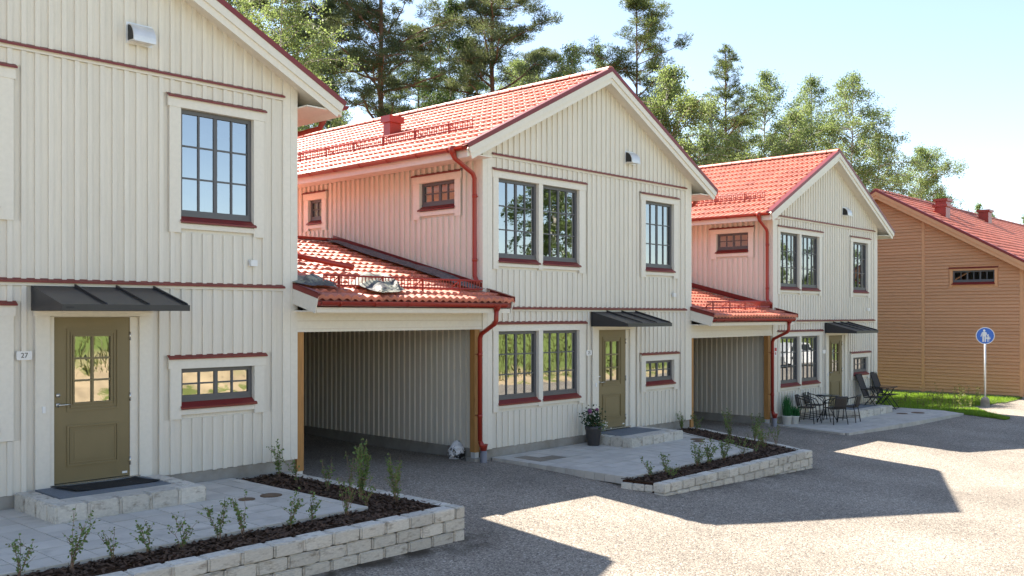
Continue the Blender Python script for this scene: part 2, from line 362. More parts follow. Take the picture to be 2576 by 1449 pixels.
def ground_z(X, Y):
    X = np.asarray(X, float); Y = np.asarray(Y, float)
    dx = PTS[:, 0]-X[..., None]; dy = PTS[:, 1]-Y[..., None]; d2 = dx*dx+dy*dy
    w = np.exp(-d2/(2*1.7**2))+1e-3/(1+d2/9)**2; z = PTS[:, 2]
    # local plane fit, lightly damped
    S = lambda q: (w*q).sum(-1)
    s0, sx, sy = S(1+0*dx), S(dx), S(dy); sxx, syy, sxy = S(dx*dx)+.25*s0, S(dy*dy)+.25*s0, S(dx*dy); t0, tx, ty = S(z+0*dx), S(dx*z), S(dy*z)
    A = np.stack([np.stack([s0, sx, sy], -1), np.stack([sx, sxx, sxy], -1), np.stack([sy, sxy, syy], -1)], -2)
    return np.linalg.solve(A, np.stack([t0, tx, ty], -1)[..., None])[..., 0, 0]
gx = np.concatenate([np.arange(-25, 0, 1.0), np.arange(0, 38, .3), np.arange(38, 70, 1.5)]); gy = np.concatenate([np.arange(-6, 3, .8), np.arange(3, 14, .3), np.arange(14, 27, .8)])
GX, GY = np.meshgrid(gx, gy); GZ = ground_z(GX, GY)
nx, ny = len(gx), len(gy)
idx = np.arange(nx*ny).reshape(ny, nx)
F = np.stack([idx[:-1, :-1], idx[:-1, 1:], idx[1:, 1:], idx[1:, :-1]], -1).reshape(-1, 4)
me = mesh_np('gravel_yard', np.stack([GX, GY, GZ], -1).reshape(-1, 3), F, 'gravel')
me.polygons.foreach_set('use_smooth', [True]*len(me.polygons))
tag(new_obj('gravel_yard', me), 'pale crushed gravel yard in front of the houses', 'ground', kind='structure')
tag(B(-500, 900, -500, 900, -1.4, -1.2).build('ground', 'earth'), 'grassy ground around the yard and under the wood', 'ground', kind='structure')

# ------------------------------------------------------------------ tiles
def make_tile():
    W, Ln, nseg = 0.30, 0.40, 16
    v = []; f = []
    for j, (y, zo) in enumerate(((0.0, -0.020), (0.0, 0.040), (0.010, 0.046), (Ln, -0.002))):
        for i in range(nseg+1):
            t = i/nseg; z = 0.036*(0.5-0.5*math.cos(4*math.pi*t))**0.85
            v.append((W*t, y, zo+z))
    n = nseg+1
    for j in range(3):
        for i in range(nseg): f.append((j*n+i, j*n+i+1, (j+1)*n+i+1, (j+1)*n+i))
    return v, f
TV, TF = make_tile()
TILE = bpy.data.meshes.new('roof_tile'); TILE.from_pydata(TV, [], TF); TILE.materials.append(MATS['tile_red'])
TILE.polygons.foreach_set('use_smooth', [True]*len(TILE.polygons)); TILE.update()
try:
    TILE.set_sharp_from_angle(angle=R(50))
except Exception: pass

def tile_slope(roof, origin, xax, yax, cols, rows, singles, order=None, gauge=0.355, skip=None):
    """origin: lower corner of the slope; tiles run along xax, rows climb along yax. singles: number of single tile objects, the rest joined."""
    xax = Vector(xax).normalized(); yax = Vector(yax).normalized(); zax = xax.cross(yax)
    M = Matrix((xax, yax, zax)).transposed().to_4x4()
    cells = [(c, r) for r in range(rows) for c in range(cols) if not (skip and skip(c, r))]
    if order: cells.sort(key=order)
    rest = []
    for k, (c, r) in enumerate(cells):
        j = Vector((random.uniform(-.003, .003), random.uniform(-.006, .006), random.uniform(-.002, .004)))
        p = Vector(origin) + xax*(c*0.30+j.x) + yax*(r*gauge+j.y) + zax*j.z
        if k < singles:
            o = bpy.data.objects.new('tile', TILE); COL.objects.link(o); o.parent = roof
            o.matrix_local = Matrix.Translation(p) @ M
        else: rest.append(p)
    if rest:
        tv = np.array(TV) @ np.array([list(xax), list(yax), list(zax)])
        nv = len(TV); tf = np.array(TF)
        V = np.concatenate([tv+np.array(p) for p in rest]); Fq = np.concatenate([tf+i*nv for i in range(len(rest))])
        me = mesh_np('roof_tiles', V, Fq, 'tile_red'); me.polygons.foreach_set('use_smooth', [True]*len(me.polygons))
        tag(new_obj('roof_tiles', me, roof), kind='stuff')

# ridge tile: half cylinder
def ridge_mesh():
    v = []; f = []; n = 8
    for y, r in ((0, .125), (.36, .108)):
        for i in range(n+1):
            a = math.pi*(i/n); v.append((-r*math.cos(a), y, r*0.75*math.sin(a)))
    for i in range(n): f.append((i, i+1, n+1+i+1, n+1+i))
    f.append(tuple(range(n+1))[::-1])
    me = bpy.data.meshes.new('ridge_tile'); me.from_pydata(v, [], f); me.materials.append(MATS['tile_red'])
    return me
RIDGE = ridge_mesh()

# gutter bracket ring
def gutter(parent, p0, p1, r=0.062, brackets=6):
    """half round gutter between two points (level)."""
    p0 = Vector(p0); p1 = Vector(p1); t = (p1-p0).normalized(); s = t.cross(Vector((0, 0, 1))); up = Vector((0, 0, 1))
    def half(a, b, ra, n=10):
        m = MB(); 
        for p in (a, b):
            for i in range(n+1):
                an = math.pi*i/n; m.v.append(tuple(p + s*ra*math.cos(an) - up*ra*math.sin(an)))
        for i in range(n): m.f.append((i, i+1, n+1+i+1, n+1+i))
        for p in (a, b):
            k = len(m.v)
            for i in range(n+1):
                an = math.pi*i/n; m.v.append(tuple(p + s*(ra-.006)*math.cos(an) - up*(ra-.006)*math.sin(an)))
        for i in range(n): m.f.append((2*(n+1)+i+1, 2*(n+1)+i, 3*(n+1)+i, 3*(n+1)+i+1))
        return m
    g = half(p0, p1, r)
    n = 10
    g.f.append(tuple(range(n+1))); g.f.append(tuple(range(n+1, 2*n+2))[::-1])
    for q in (s*r, -s*r): g.tube([p0+q, p1+q], 0.009, 6)
    go = g.build('gutter', 'red_gutter', parent, True)
    Ln = (p1-p0).length
    for k in range(brackets):
        a = p0 + t*(Ln*(k+0.5)/brackets)
        half(a, a+t*0.025, r+0.008).build('bracket', 'red_gutter', go)
    return go

def snow_guard(parent, p0, p1, slope_up, h=0.2, brackets=4, seg=0.066):
    p0 = Vector(p0); p1 = Vector(p1); t = (p1-p0).normalized(); L_ = (p1-p0).length; up = Vector((0, 0, 1))
    m = MB()
    for z in (0.055, h): m.tube([p0+up*z, p1+up*z], 0.017, 6)
    k = int(L_/seg)
    for i in range(k+1):
        a = p0+t*(L_*i/k); m.tube([a+up*0.055, a+up*h], 0.010, 4, False)
    sg = m.build('snow_guard', 'red_gutter', parent)
    for b in range(brackets):
        a = p0+t*(L_*(b+0.35)/brackets)
        q = MB().tube([a+up*-0.02, a+up*(h+.02)], 0.018, 5)
        q.tube([a+up*0.05, a+Vector(slope_up)*0.22+up*0.02], 0.014, 5); q.tube([a+up*h, a+Vector(slope_up)*0.22+up*0.02], 0.010, 5)
        q.build('bracket', 'red_gutter', sg)
    return sg

# ------------------------------------------------------------------ windows
def window(root, x0, x1, z0, z1, cols, rows, side=False, casing=True, head=True, depth=0.06, case_mat='trim_paint', frame_mat='grey_frame', gl='glass'):
    """opening x0..x1, z0..z1 in wall coordinates; front face of the wall boards at 0, depth positive inward. side=True: wall faces -x, first coordinate runs along y."""
    def T(m):
        if side: m.v = [(y, x, z) for (x, y, z) in m.v]; m.f = [tuple(reversed(q)) for q in m.f]
        return m
    zs = z0+0.085  # frame foot, above the sill
    fr = MB(); d0, d1 = depth, depth+0.06; w = 0.055
    fr.box(x0+.004, x0+w, d0, d1, zs, z1-.004).box(x1-w, x1-.004, d0, d1, zs, z1-.004).box(x0+w, x1-w, d0, d1, z1-w-.004, z1-.004).box(x0+w, x1-w, d0, d1, zs, zs+w+.02)
    win = T(fr).build('window', frame_mat, root)
    T(B(x0+.01, x1-.01, d0-.012, d0-.002, zs-.012, zs+.028)).build('frame_rail', frame_mat, win)
    gx0, gx1, gz0, gz1 = x0+w, x1-w, zs+w+.02, z1-w-.004
    bars = MB(); nc = cols; cw = (gx1-gx0)/nc; ch = (gz1-gz0)/rows
    for i in range(1, nc):
        hw = 0.026 if (nc % 2 == 0 and i % 2 == 0) else 0.0125
        bars.box(gx0+cw*i-hw, gx0+cw*i+hw, d0+.012, d0+.045, gz0, gz1)
    mi = T(bars).build('mullion', frame_mat, win)
    hb = MB()
    for j in range(1, rows): hb.box(gx0, gx1, d0+.016, d0+.042, gz0+ch*j-.0115, gz0+ch*j+.0115)
    if rows > 1: T(hb).build('glazing_bar', frame_mat, win)
    for i in range(nc):
        for j in range(rows):
            a0 = gx0+cw*i+.004; a1 = gx0+cw*(i+1)-.004; b0 = gz0+ch*j+.003; b1 = gz0+ch*(j+1)-.003
            m = MB(); y = d0+.030; m.v = [(a0, y, b0), (a1, y, b0), (a1, y, b1), (a0, y, b1)]; m.f = [(0, 1, 2, 3)]
            T(m).build('pane', gl, win)
    # reveal boards
    rv = MB().box(x0-.012, x0-.001, .023, d1, z0+.0, z1).box(x1+.001, x1+.012, .023, d1, z0, z1).box(x0-.012, x1+.012, .023, d1, z1+.001, z1+.012)
    T(rv).build('reveal', case_mat, win)
    # sill: sloping metal
    s = MB(); s.prism([(-0.040, z0+.002), (-0.040, z0-.022), (-0.034, z0-.022), (-0.034, z0-.006), (d0+.01, z0+.068), (d0+.01, z0+.084)], x0-.012, x1+.03, 'x')
    if side:
        s.v = [(b, a, c) for (a, b, c) in s.v]; s.f = [tuple(reversed(q)) for q in s.f]
    s.build('sill', 'red_metal', win)
    return win

def casing(win_root, outer, openings, zlow, side=False, cm='trim_paint', flash=True, f=-0.012, b=0.0215):
    """casing boards round one or more openings; outer=(x0,x1,ztop)."""
    def T(m):
        if side: m.v = [(y, x, z) for (x, y, z) in m.v]; m.f = [tuple(reversed(q)) for q in m.f]
        return m
    x0, x1, zt = outer; zo1 = max(o[3] for o in openings); zo0 = min(o[2] for o in openings)
    T(B(x0, x1, f-.006, b, zo1, zt)).build('casing_board', cm, win_root)
    T(B(x0+.022, openings[0][0], f, b, zlow, zo1-.001)).build('casing_board', cm, win_root)
    T(B(openings[-1][1], x1-.022, f, b, zlow, zo1-.001)).build('casing_board', cm, win_root)
    for k in range(len(openings)-1):
        T(B(openings[k][1], openings[k+1][0], f, b, zlow+.03, zo1-.001)).build('casing_board', cm, win_root)
    for o in openings:
        T(B(o[0]+.001, o[1]-.001, f+.003, b, zlow+.055, zo0-.03)).build('casing_board', cm, win_root)
    if flash:
        m = MB(); m.prism([(f-.035, zt+.004), (f-.035, zt-.016), (f-.029, zt-.016), (f-.029, zt+.004), (.02, zt+.038), (.02, zt+.044)], x0-.012, x1+.012, 'x')
        if side: m.v = [(y, x, z) for (x, y, z) in m.v]; m.f = [tuple(reversed(q)) for q in m.f]
        m.build('head_flashing', 'red_metal', win_root)

def spans(x0, x1, z0, z1, obst):
    """free vertical spans of a board x0..x1 between z0 and z1 after obstacles (ox0,ox1,oz0,oz1)."""
    cuts = sorted([(max(z0, o[2]), min(z1, o[3])) for o in obst if o[0] < x1-.004 and o[1] > x0+.004 and o[2] < z1 and o[3] > z0])
    out = []; z = z0
    for a, b in cuts:
        if a > z+.01: out.append((z, a))
        z = max(z, b)
    if z < z1-.01: out.append((z, z1))
    return out

# ------------------------------------------------------------------ text
def text_mesh(name, body, size, m, parent, loc, rot):
    cu = bpy.data.curves.new('lettering', 'FONT'); cu.body = body; cu.size = size; cu.align_x = 'CENTER'; cu.align_y = 'CENTER'; cu.extrude = 0.0008
    t = bpy.data.objects.new('lettering_source', cu); COL.objects.link(t)
    dg = bpy.context.evaluated_depsgraph_get(); me = bpy.data.meshes.new_from_object(t.evaluated_get(dg)); me.name = name
    bpy.data.objects.remove(t); bpy.data.curves.remove(cu)
    me.materials.clear(); me.materials.append(MATS[m])
    o = new_obj(name, me, parent, loc); o.rotation_euler = rot; return o

# ------------------------------------------------------------------ cream house
W, DEP = 6.95, 11.0
SL = 0.508; APEX = 7.49; EAVE = -0.66; CS = math.cos(math.atan(SL)); SN = math.sin(math.atan(SL))
def roof_z(x): return APEX - abs(x-W/2)*SL
def plank_mesh(m, mname, key=None): pass

def house(X0, zb, label, number, singles):
    root = thing('terraced_house', label, 'house', (X0, 12.0, zb), 0, 'cream boarded gable houses in a row')
    # openings (x0,x1,z0,z1)
    up_l = [(.41, 1.53, 3.42, 4.955), (1.65, 2.77, 3.42, 4.955)]; up_r = [(5.085, 6.205, 3.42, 4.955)]
    lo_l = [(.41, 1.53, .79, 2.135), (1.65, 2.77, .79, 2.135)]; lo_r = [(5.09, 6.215, .89, 1.42)]
    dr = (3.38, 4.51, .0, 2.13)
    obst = [(.262, 2.965, 3.275, 5.13), (4.905, 6.39, 3.265, 5.13), (.262, 2.965, .645, 2.31), (4.915, 6.40, .735, 1.60), (3.205, 4.685, -1, 2.203), (3.16, 4.72, 2.19, 2.5)]
    # foundation
    B(.03, W-.03, .035, DEP, -1.2, -.004).build('foundation', 'concrete', root)
    # sheathing with openings
    ops = up_l+up_r+lo_l+lo_r+[dr]
    xs = sorted({0.02, W-.02, *[o[0] for o in ops], *[o[1] for o in ops]}); zs_ = sorted({0.0, 5.5, *[o[2] for o in ops], *[o[3] for o in ops]})
    sh = MB()
    for i in range(len(xs)-1):
        for j in range(len(zs_)-1):
            cx, cz = (xs[i]+xs[i+1])/2, (zs_[j]+zs_[j+1])/2
            if any(o[0] < cx < o[1] and o[2] < cz < o[3] for o in ops): continue
            sh.box(xs[i], xs[i+1], .039, .15, zs_[j], zs_[j+1])
    sh.prism([(.02, 5.5), (W-.02, 5.5), (W-.02, roof_z(.02)-.2), (W/2, APEX-.2), (.02, roof_z(.02)-.2)], .039, .15, 'y')
    fw = sh.build('front_wall', 'paint', root)
    # zones of boards
    x_a, x_b = .25, 6.70; NB = 41; pw = (x_b-x_a)/NB
    zones = [(0.0, 2.50), (2.585, 5.315), (5.40, None)]
    for (za, zb_) in zones:
        for i in range(NB):
            a, b = x_a+i*pw, x_a+(i+1)*pw
            for (p, q, y0, y1, nm) in ((a+.001, b-.001, .026, .0385, 'plank'), (b-.028, b+.028, .0, .0257, 'batten')):
                if nm == 'batten' and i == NB-1: continue
                top = zb_ if zb_ else min(roof_z(p), roof_z(q))-.12
                dz = random.uniform(-.006, .006) if za == 0 and nm == 'batten' else 0
                for (s0, s1) in spans(p, q, za, top, obst):
                    m = MB()
                    if zb_ is None:
                        m.prism([(p, s0), (q, s0), (q, roof_z(q)-.12), (p, roof_z(p)-.12)], y0, y1, 'y')
                    else: m.box(p, q, y0, y1, s0 + (dz if s0 == za else 0), s1)
                    m.build(nm, 'paint', fw)
    for (p, q) in ((0.0, .121), (.124, .249), (6.701, 6.826), (6.829, W)):
        zt = min(roof_z(p), roof_z(q))-.1
        B(p, q, -.004, .0385, -.005, zt).build('corner_board', 'trim_paint', fw)
    # horizontal trims with red flashing
    for zt in (2.575, 5.39):
        B(.249, 6.702, -.006, .0205, zt-.072, zt-.018).build('band_board', 'trim_paint', fw)
        m = MB(); m.prism([(-.040, zt-.012), (-.040, zt-.036), (-.034, zt-.036), (-.034, zt-.016), (.021, zt+.014), (.021, zt+.020)], .235, 6.715, 'x')
        m.build('band_flashing', 'red_metal', fw)
    # windows of the front
    def group(openings, cols, rows, outer, zlow):
        ws = [window(root, *o, cols, rows) for o in openings]
        casing(ws[0], outer, openings, zlow)
        return ws
    w1 = group(up_l, 4, 3, (.25, 2.985, 5.095), 3.275); w2 = group(up_r, 4, 3, (4.90, 6.392, 5.095), 3.265)
    w3 = group(lo_l, 4, 3, (.25, 2.985, 2.275), .652); w4 = group(lo_r, 4, 2, (4.91, 6.40, 1.565), .738)
    # left wall
    lw_ops = [(.72, 1.70, 4.44, 4.96), (4.86, 5.36, 4.42, 4.94)]
    lob = [(.55, 1.90, 4.27, 5.13), (4.69, 5.53, 4.26, 5.12)]
    sh = MB(); ys = sorted({.15, DEP, *[o[0] for o in lw_ops], *[o[1] for o in lw_ops]}); zz = sorted({0.0, 5.58, *[o[2] for o in lw_ops], *[o[3] for o in lw_ops]})
    for i in range(len(ys)-1):
        for j in range(len(zz)-1):
            cy, cz = (ys[i]+ys[i+1])/2, (zz[j]+zz[j+1])/2
            if any(o[0] < cy < o[1] and o[2] < cz < o[3] for o in lw_ops): continue
            sh.box(.045, .14, ys[i], ys[i+1], zz[j], zz[j+1])
    lw = sh.build('side_wall', 'paint', root)
    if X0 > 5:
        NS = 50; ps = .1573; y0_ = .16
        for i in range(NS):
            a, b = y0_+i*ps, y0_+(i+1)*ps
            for (p, q, d0, d1, nm) in ((a+.001, b-.001, .036, .0445, 'plank'), (b-.036, b+.036, .0, .0357, 'batten')):
                for (s0, s1) in spans(p, q, 0.0, 5.46, lob):
                    B(d0, d1, p, q, s0, s1).build(nm, 'paint', lw)
        B(-.004, .0295, .031, .1595, 0, 5.5).build('corner_board', 'trim_paint', lw)
        B(-.012, .0295, y0_, DEP, 5.462, 5.60).build('frieze_board', 'trim_paint', lw)
        for o, c, ob in ((lw_ops[0], 4, lob[0]), (lw_ops[1], 2, lob[1])):
            w = window(root, *o, c, 2, side=True); casing(w, (ob[0], ob[1], ob[3]-.03), [o], ob[2], side=True)
    # plain right and back walls, floors
    B(W-.14, W-.01, .151, DEP, 0, 5.58).build('gable_side_wall', 'paint', root)
    m = MB(); m.prism([(.14, 0), (W-.14, 0), (W-.14, 5.5), (W/2, APEX-.25), (.14, 5.5)], DEP-.13, DEP-.001, 'y'); m.build('back_wall', 'paint', root)
    B(.141, W-.141, .151, DEP-.131, 2.45, 2.75).build('storey_floor', 'interior', root)
    B(.141, W-.141, .151, DEP-.131, 5.02, 5.15).build('loft_floor', 'interior', root)
    B(.141, W-.141, 3.6, 3.7, .0, 2.449).build('partition_wall', 'interior', root)
    B(.141, W-.141, 3.6, 3.7, 2.751, 5.019).build('partition_wall', 'interior', root)
    # roof
    fo = -.28; bo = DEP+.3; th = .14
    rs = MB()
    for sgn in (-1, 1):
        def rz(x, o): return APEX-.085-abs(x-W/2)*SL-o
        xe = EAVE+.03 if sgn < 0 else W-EAVE-.03; xr = W/2
        poly = [(xe, rz(xe, 0)), (xr, rz(xr, 0)), (xr, rz(xr, th)), (xe, rz(xe, th))]
        rs.prism(poly, fo+.027, bo, 'y')
    roof = rs.build('roof', 'trim_paint', root)
    for sgn in (-1, 1):
        def X(x): return W/2+sgn*x
        hw = W/2-EAVE
        def board(o0, o1, ya, yb, xa, xb, nm, mt):
            e0, e1 = X(xb-.404*o0), X(xb-.404*o1)
            poly = [(X(xa), roof_z(X(xa))-o0), (e0, roof_z(e0)-o0), (e1, roof_z(e1)-o1), (X(xa), roof_z(X(xa))-o1)]
            MB().prism(poly, ya, yb, 'y').build(nm, mt, roof)
        board(.045, .19, fo-.024, fo+.002, 0, hw, 'barge_board', 'trim_paint')
        board(.165, .30, fo+.003, fo+.026, 0, hw-.01, 'barge_board', 'trim_paint')
        board(-.025, .062, fo-.034, fo-.026, 0, hw+.012, 'verge_flashing', 'red_metal')
        board(-.028, -.006, fo-.0255, fo+.11, 0, hw+.012, 'verge_flashing', 'red_metal')
        # boxed eave: fascia and level soffit
        xf = EAVE+.05 if sgn < 0 else W-EAVE-.05
        zf = roof_z(EAVE+.05)
        B(min(xf, xf+sgn*-.022), max(xf, xf+sgn*-.022), fo+.03, bo, zf-.185, zf-.085).build('fascia', 'trim_paint', roof)
        xa, xb = (EAVE+.073, -.013) if sgn < 0 else (W+.001, W-EAVE-.073)
        B(xa, xb, fo+.03, bo, zf-.175, zf-.155).build('soffit', 'trim_paint', roof)
        gxp = EAVE-.035 if sgn < 0 else W-EAVE+.035
        gz = roof_z(EAVE)-.035
        gutter(roof, (gxp, bo, gz), (gxp, fo+.02, gz), .062, 14) if sgn < 0 else gutter(roof, (gxp, fo+.02, gz), (gxp, bo, gz), .062, 8)
    c, s = CS, SN
    rows = 13; cols = 38
    base_o = .085
    el = Vector((EAVE-.03, bo, 0)); el.z = roof_z(EAVE-.03)-base_o+.012
    tile_slope(roof, (EAVE-.02, bo-.02, roof_z(EAVE-.02)-base_o+.018), (0, -1, 0), (c, 0, s), cols, rows, singles, order=lambda q: -q[0])
    tile_slope(roof, (W-EAVE+.02, fo+.05, roof_z(EAVE-.02)-base_o+.018), (0, 1, 0), (-c, 0, s), cols, rows, 0)
    k = 0; y = fo+.0
    while y < bo-.3:
        o = bpy.data.objects.new('ridge_tile', RIDGE); COL.objects.link(o); o.parent = roof
        o.location = (W/2, y, APEX-.04); o.rotation_euler = (R(1.2), 0, 0); y += .345
    # vent hood in the gable
    hv = MB(); prof = []
    for i in range(9):
        a = math.pi/2*i/8; prof.append((-.16*math.sin(a)*1.0, 5.685+.0+ .245*math.cos(a)))
    poly = [(.0, 5.93)]+[(-.17*math.sin(math.pi/2*i/8), 5.72+.21*math.cos(math.pi/2*i/8)) for i in range(1, 9)]+[(-.17, 5.69), (-.15, 5.69), (0, 5.70)]
    hv.prism([(p[0], p[1]) for p in poly], 4.355, 4.655, 'x')
    hood = hv.build('vent_hood', 'galv', root); B(4.33, 4.68, -.006, -.001, 5.67, 5.95).build('vent_flange', 'galv', hood)
    MB().prism([(p[0]*.9, 5.80+(p[1]-5.80)*.88) for p in poly], 4.3515, 4.3545, 'x').build('hood_opening_shade', 'ink', hood)  # black sheet stands in for the shade inside the open hood end
    B(4.36, 4.65, -.182, -.1705, 5.68, 5.70).build('vent_lip', 'galv', hood)
    B(6.135, 6.24, -.05, .0, 2.85, 2.935).build('junction_box', 'white_plastic', root)
    # door canopy
    cp = MB(); D = .92
    cp.prism([(0, 2.50), (-D, 2.262), (-D, 2.225), (0, 2.44)], 3.165, 4.717, 'x')
    can = cp.build('door_canopy', 'black_metal', root)
    for xx in (3.162, 4.708):
        MB().prism([(0, 2.505), (-D, 2.268), (-D, 2.20), (0, 2.20)], xx, xx+.01, 'x').build('canopy_side', 'black_metal', can)
    B(3.160, 4.72, -D-.012, -D-.001, 2.198, 2.272).build('canopy_fascia', 'black_metal', can)
    B(3.175, 4.705, -D+.002, -.002, 2.203, 2.212).build('canopy_underside', 'trim_paint', can)
    for xx in (3.68, 4.20, 4.70):
        MB().prism([(0, 2.535), (-D+.03, 2.298), (-D, 2.270), (0, 2.500)], xx-.008, xx+.008, 'x').build('standing_seam', 'black_metal', can)
    # door
    dcas = B(3.21, 3.38, -.012, .0215, -.005, 2.13).build('door_surround', 'trim_paint', root)
    B(4.51, 4.68, -.012, .0215, -.005, 2.13).build('casing_board', 'trim_paint', dcas)
    B(3.195, 4.695, -.018, .0215, 2.131, 2.197).build('casing_board', 'trim_paint', dcas)
    rv = MB().box(3.381, 3.436, .012, .1, .06, 2.125).box(4.40, 4.509, .03, .1, .06, 2.125).box(3.437, 4.399, .03, .1, 2.122, 2.129)
    rv.build('door_frame', 'trim_paint', dcas)
    B(3.38, 4.51, -.03, .11, .035, .060).build('threshold', 'steel', dcas)
    g0, g1, h0, h1 = 3.69, 4.15, 1.05, 1.88
    dm = MB().box(3.438, g0, .045, .095, .066, 2.12).box(g1, 4.398, .045, .095, .066, 2.12).box(g0, g1, .045, .095, .066, h0).box(g0, g1, .045, .095, h1, 2.12)
    door = dm.build('door', 'door_olive', root)
    fm = MB()
    for (a, b2, c2, d2, wd, pr) in ((3.60, 4.25, .945, 1.98, .022, .014), (3.645, 4.205, .99, 1.935, .016, .010), (3.672, 4.168, 1.032, 1.898, .02, .016),
                                   (3.60, 4.25, .262, .773, .022, .014), (3.635, 4.215, .297, .738, .014, .006)):
        fm.box(a, a+wd, .045-pr, .0448, c2, d2).box(b2-wd, b2, .045-pr, .0448, c2, d2).box(a+wd, b2-wd, .045-pr, .0448, c2, c2+wd).box(a+wd, b2-wd, .045-pr, .0448, d2-wd, d2)
    fm.build('moulding', 'door_olive', door)
    B(3.69, 4.16, .0405, .0447, .345, .69).build('door_panel', 'door_olive', door)
    gb = MB().box((g0+g1)/2-.013, (g0+g1)/2+.013, .04, .085, h0, h1)
    for j in (1, 2): gb.box(g0, g1, .042, .083, h0+(h1-h0)*j/3-.012, h0+(h1-h0)*j/3+.012)
    gb.build('glazing_bar', 'door_olive', door)
    for i in range(2):
        for j in range(3):
            a0 = g0+(g1-g0)*i/2; a1 = g0+(g1-g0)*(i+1)/2; b0 = h0+(h1-h0)*j/3; b1 = h0+(h1-h0)*(j+1)/3
            m = MB(); m.v = [(a0+.002, .065, b0+.002), (a1-.002, .065, b0+.002), (a1-.002, .065, b1-.002), (a0+.002, .065, b1-.002)]; m.f = [(0, 1, 2, 3)]
            m.build('pane', 'glass', door)
    hd = MB(); hd.tube([(3.493, .045, 1.037), (3.493, -.01, 1.037), (3.51, -.016, 1.037), (3.625, -.014, 1.040)], .010, 8)
    hd.tube([(3.493, .046, 1.037), (3.493, .037, 1.037)], .028, 14)
    hd.build('door_handle', 'steel', door, True)
    MB().tube([(3.493, .046, 1.154), (3.493, .032, 1.154)], .026, 14).build('door_lock', 'steel', door, True)
    for zz_ in (.25, 1.08, 1.87): MB().tube([(4.402, .035, zz_-.05), (4.402, .035, zz_+.06)], .011, 8).build('hinge', 'steel', door, True)
    B(4.30, 4.365, .041, .0445, .098, .125).build('door_sticker', 'white_plastic', door)
    B(3.285, 3.32, -.030, -.0125, .955, 1.035).build('doorbell', 'white_plastic', root)
    # number plate
    pl = MB(); r_ = .018; x0_, x1_, z0_, z1_ = 2.995, 3.172, 1.608, 1.715; poly = []
    for (cx_, cz_, a0) in ((x1_-r_, z1_-r_, 0), (x0_+r_, z1_-r_, 90), (x0_+r_, z0_+r_, 180), (x1_-r_, z0_+r_, 270)):
        for k in range(4): poly.append((cx_+r_*math.cos(R(a0+30*k)), cz_+r_*math.sin(R(a0+30*k))))
    pl.prism(poly, -.010, -.002, 'y')
    plate = pl.build('number_plate', 'white_plastic', root)
    if number: text_mesh('number', number, .084, 'ink', plate, ((x0_+x1_)/2, -.0112, (z0_+z1_)/2), (R(90), 0, 0))
    return root, roof

def canopy_label(root):
    pass

H1, R1 = house(1.24, .605, 'nearest cream house, number 27, cut off by the left edge of the photo', '27', 0)
H2, R2 = house(12.13, .32, 'middle cream house, number 25, with a grey flower pot by its door', '25', 300)
H3, R3 = house(23.06, .035, 'farthest cream house, with black garden chairs and tables in front', '', 300)

# loose details of single houses
B(3.205, 3.29, -.9345, -.9325, 2.226, 2.246).build('canopy_badge', 'ink', H1)
iw = B(5.62, 5.90, .30, .32, 3.5, 3.92).build('window_board', 'interior_white', H1, label='white board standing behind the upstairs window pane')
# roof vent box and snow guards of H2, H3
def roof_box(root, x0, x1, y0, y1, zl, zt, cap=.045, mname='red_metal'):
    o = MB().prism([(x0, zl(x0)-.06), (x1, zl(x1)-.06), (x1, zt), (x0, zt)], y0, y1, 'y').build('roof_vent', 'red_gutter', root)
    B(x0-cap, x1+cap, y0-cap, y1+cap, zt-.06, zt+.085).build('vent_cap', 'red_gutter', o)
    B(x0-.16, x1+.05, y0-.12, y1+.12, 0, 0.012).v
    MB().prism([(x0-.22, zl(x0-.22)+.005), (x0+.002, zl(x0)+.05), (x0+.002, zl(x0)-.03), (x0-.22, zl(x0-.22)-.02)], y0-.03, y1+.03, 'y').build('vent_flashing', 'red_gutter', o)
    return o
roof_box(H2, 13.30-12.13, 13.62-12.13, 3.995, 4.22, roof_z, 7.03-.32)
for root, ya, yb, x in ((H2, .62, 8.5, .36), (H3, .35, 3.1, .21)):
    snow_guard(root, (x, yb, roof_z(x)+.0), (x, ya, roof_z(x)+.0), (CS, 0, SN), .205, 8 if yb > 5 else 3)

# downpipes from the eave gutters down to the carport roofs
def eave_downpipe(root, X0, zb):
    L = lambda X, Y, Z: (X-12.13, Y-12.0, Z-.32)
    m = MB().tube([L(11.40, 12.02, 5.66), L(11.43, 12.02, 5.56), L(11.46, 12.02, 5.50), L(11.98, 12.10, 5.30), L(12.035, 12.11, 5.22), L(12.04, 12.11, 3.46), L(12.03, 12.06, 3.38), L(12.0, 11.98, 3.33)], [.05, .055, .042, .042, .042, .042, .042, .045], 12)
    dp = m.build('downpipe', 'red_gutter', root, True)
    MB().tube([L(11.40, 12.02, 5.70), L(11.405, 12.02, 5.56)], [.075, .046], 12).build('outlet', 'red_gutter', dp, True)
    for z in (4.9, 3.75):
        MB().tube([L(12.04, 12.11, z-.03), L(12.04, 12.11, z+.03)], .048, 12).tube([L(12.04, 12.11, z), L(12.16, 12.11, z)], .008, 6).build('pipe_clip', 'red_gutter', dp, True)
eave_downpipe(H2, 12.13, .32); eave_downpipe(H3, 23.06, .035)
# gutter end and short pipe seen under the right eave corners
for H in (H1, H2, H3):
    gx_ = W-EAVE+.035
    MB().tube([(gx_, .30, roof_z(EAVE)-.06), (gx_-.01, .31, roof_z(EAVE)-.20), (gx_-.03, .36, roof_z(EAVE)-.30), (W+.12, 1.1, roof_z(EAVE)-.52), (W+.07, 1.2, roof_z(EAVE)-.62), (W+.07, 1.2, 3.3)], [.075, .05, .042, .042, .042, .042], 10).build('downpipe', 'red_gutter', H, True)
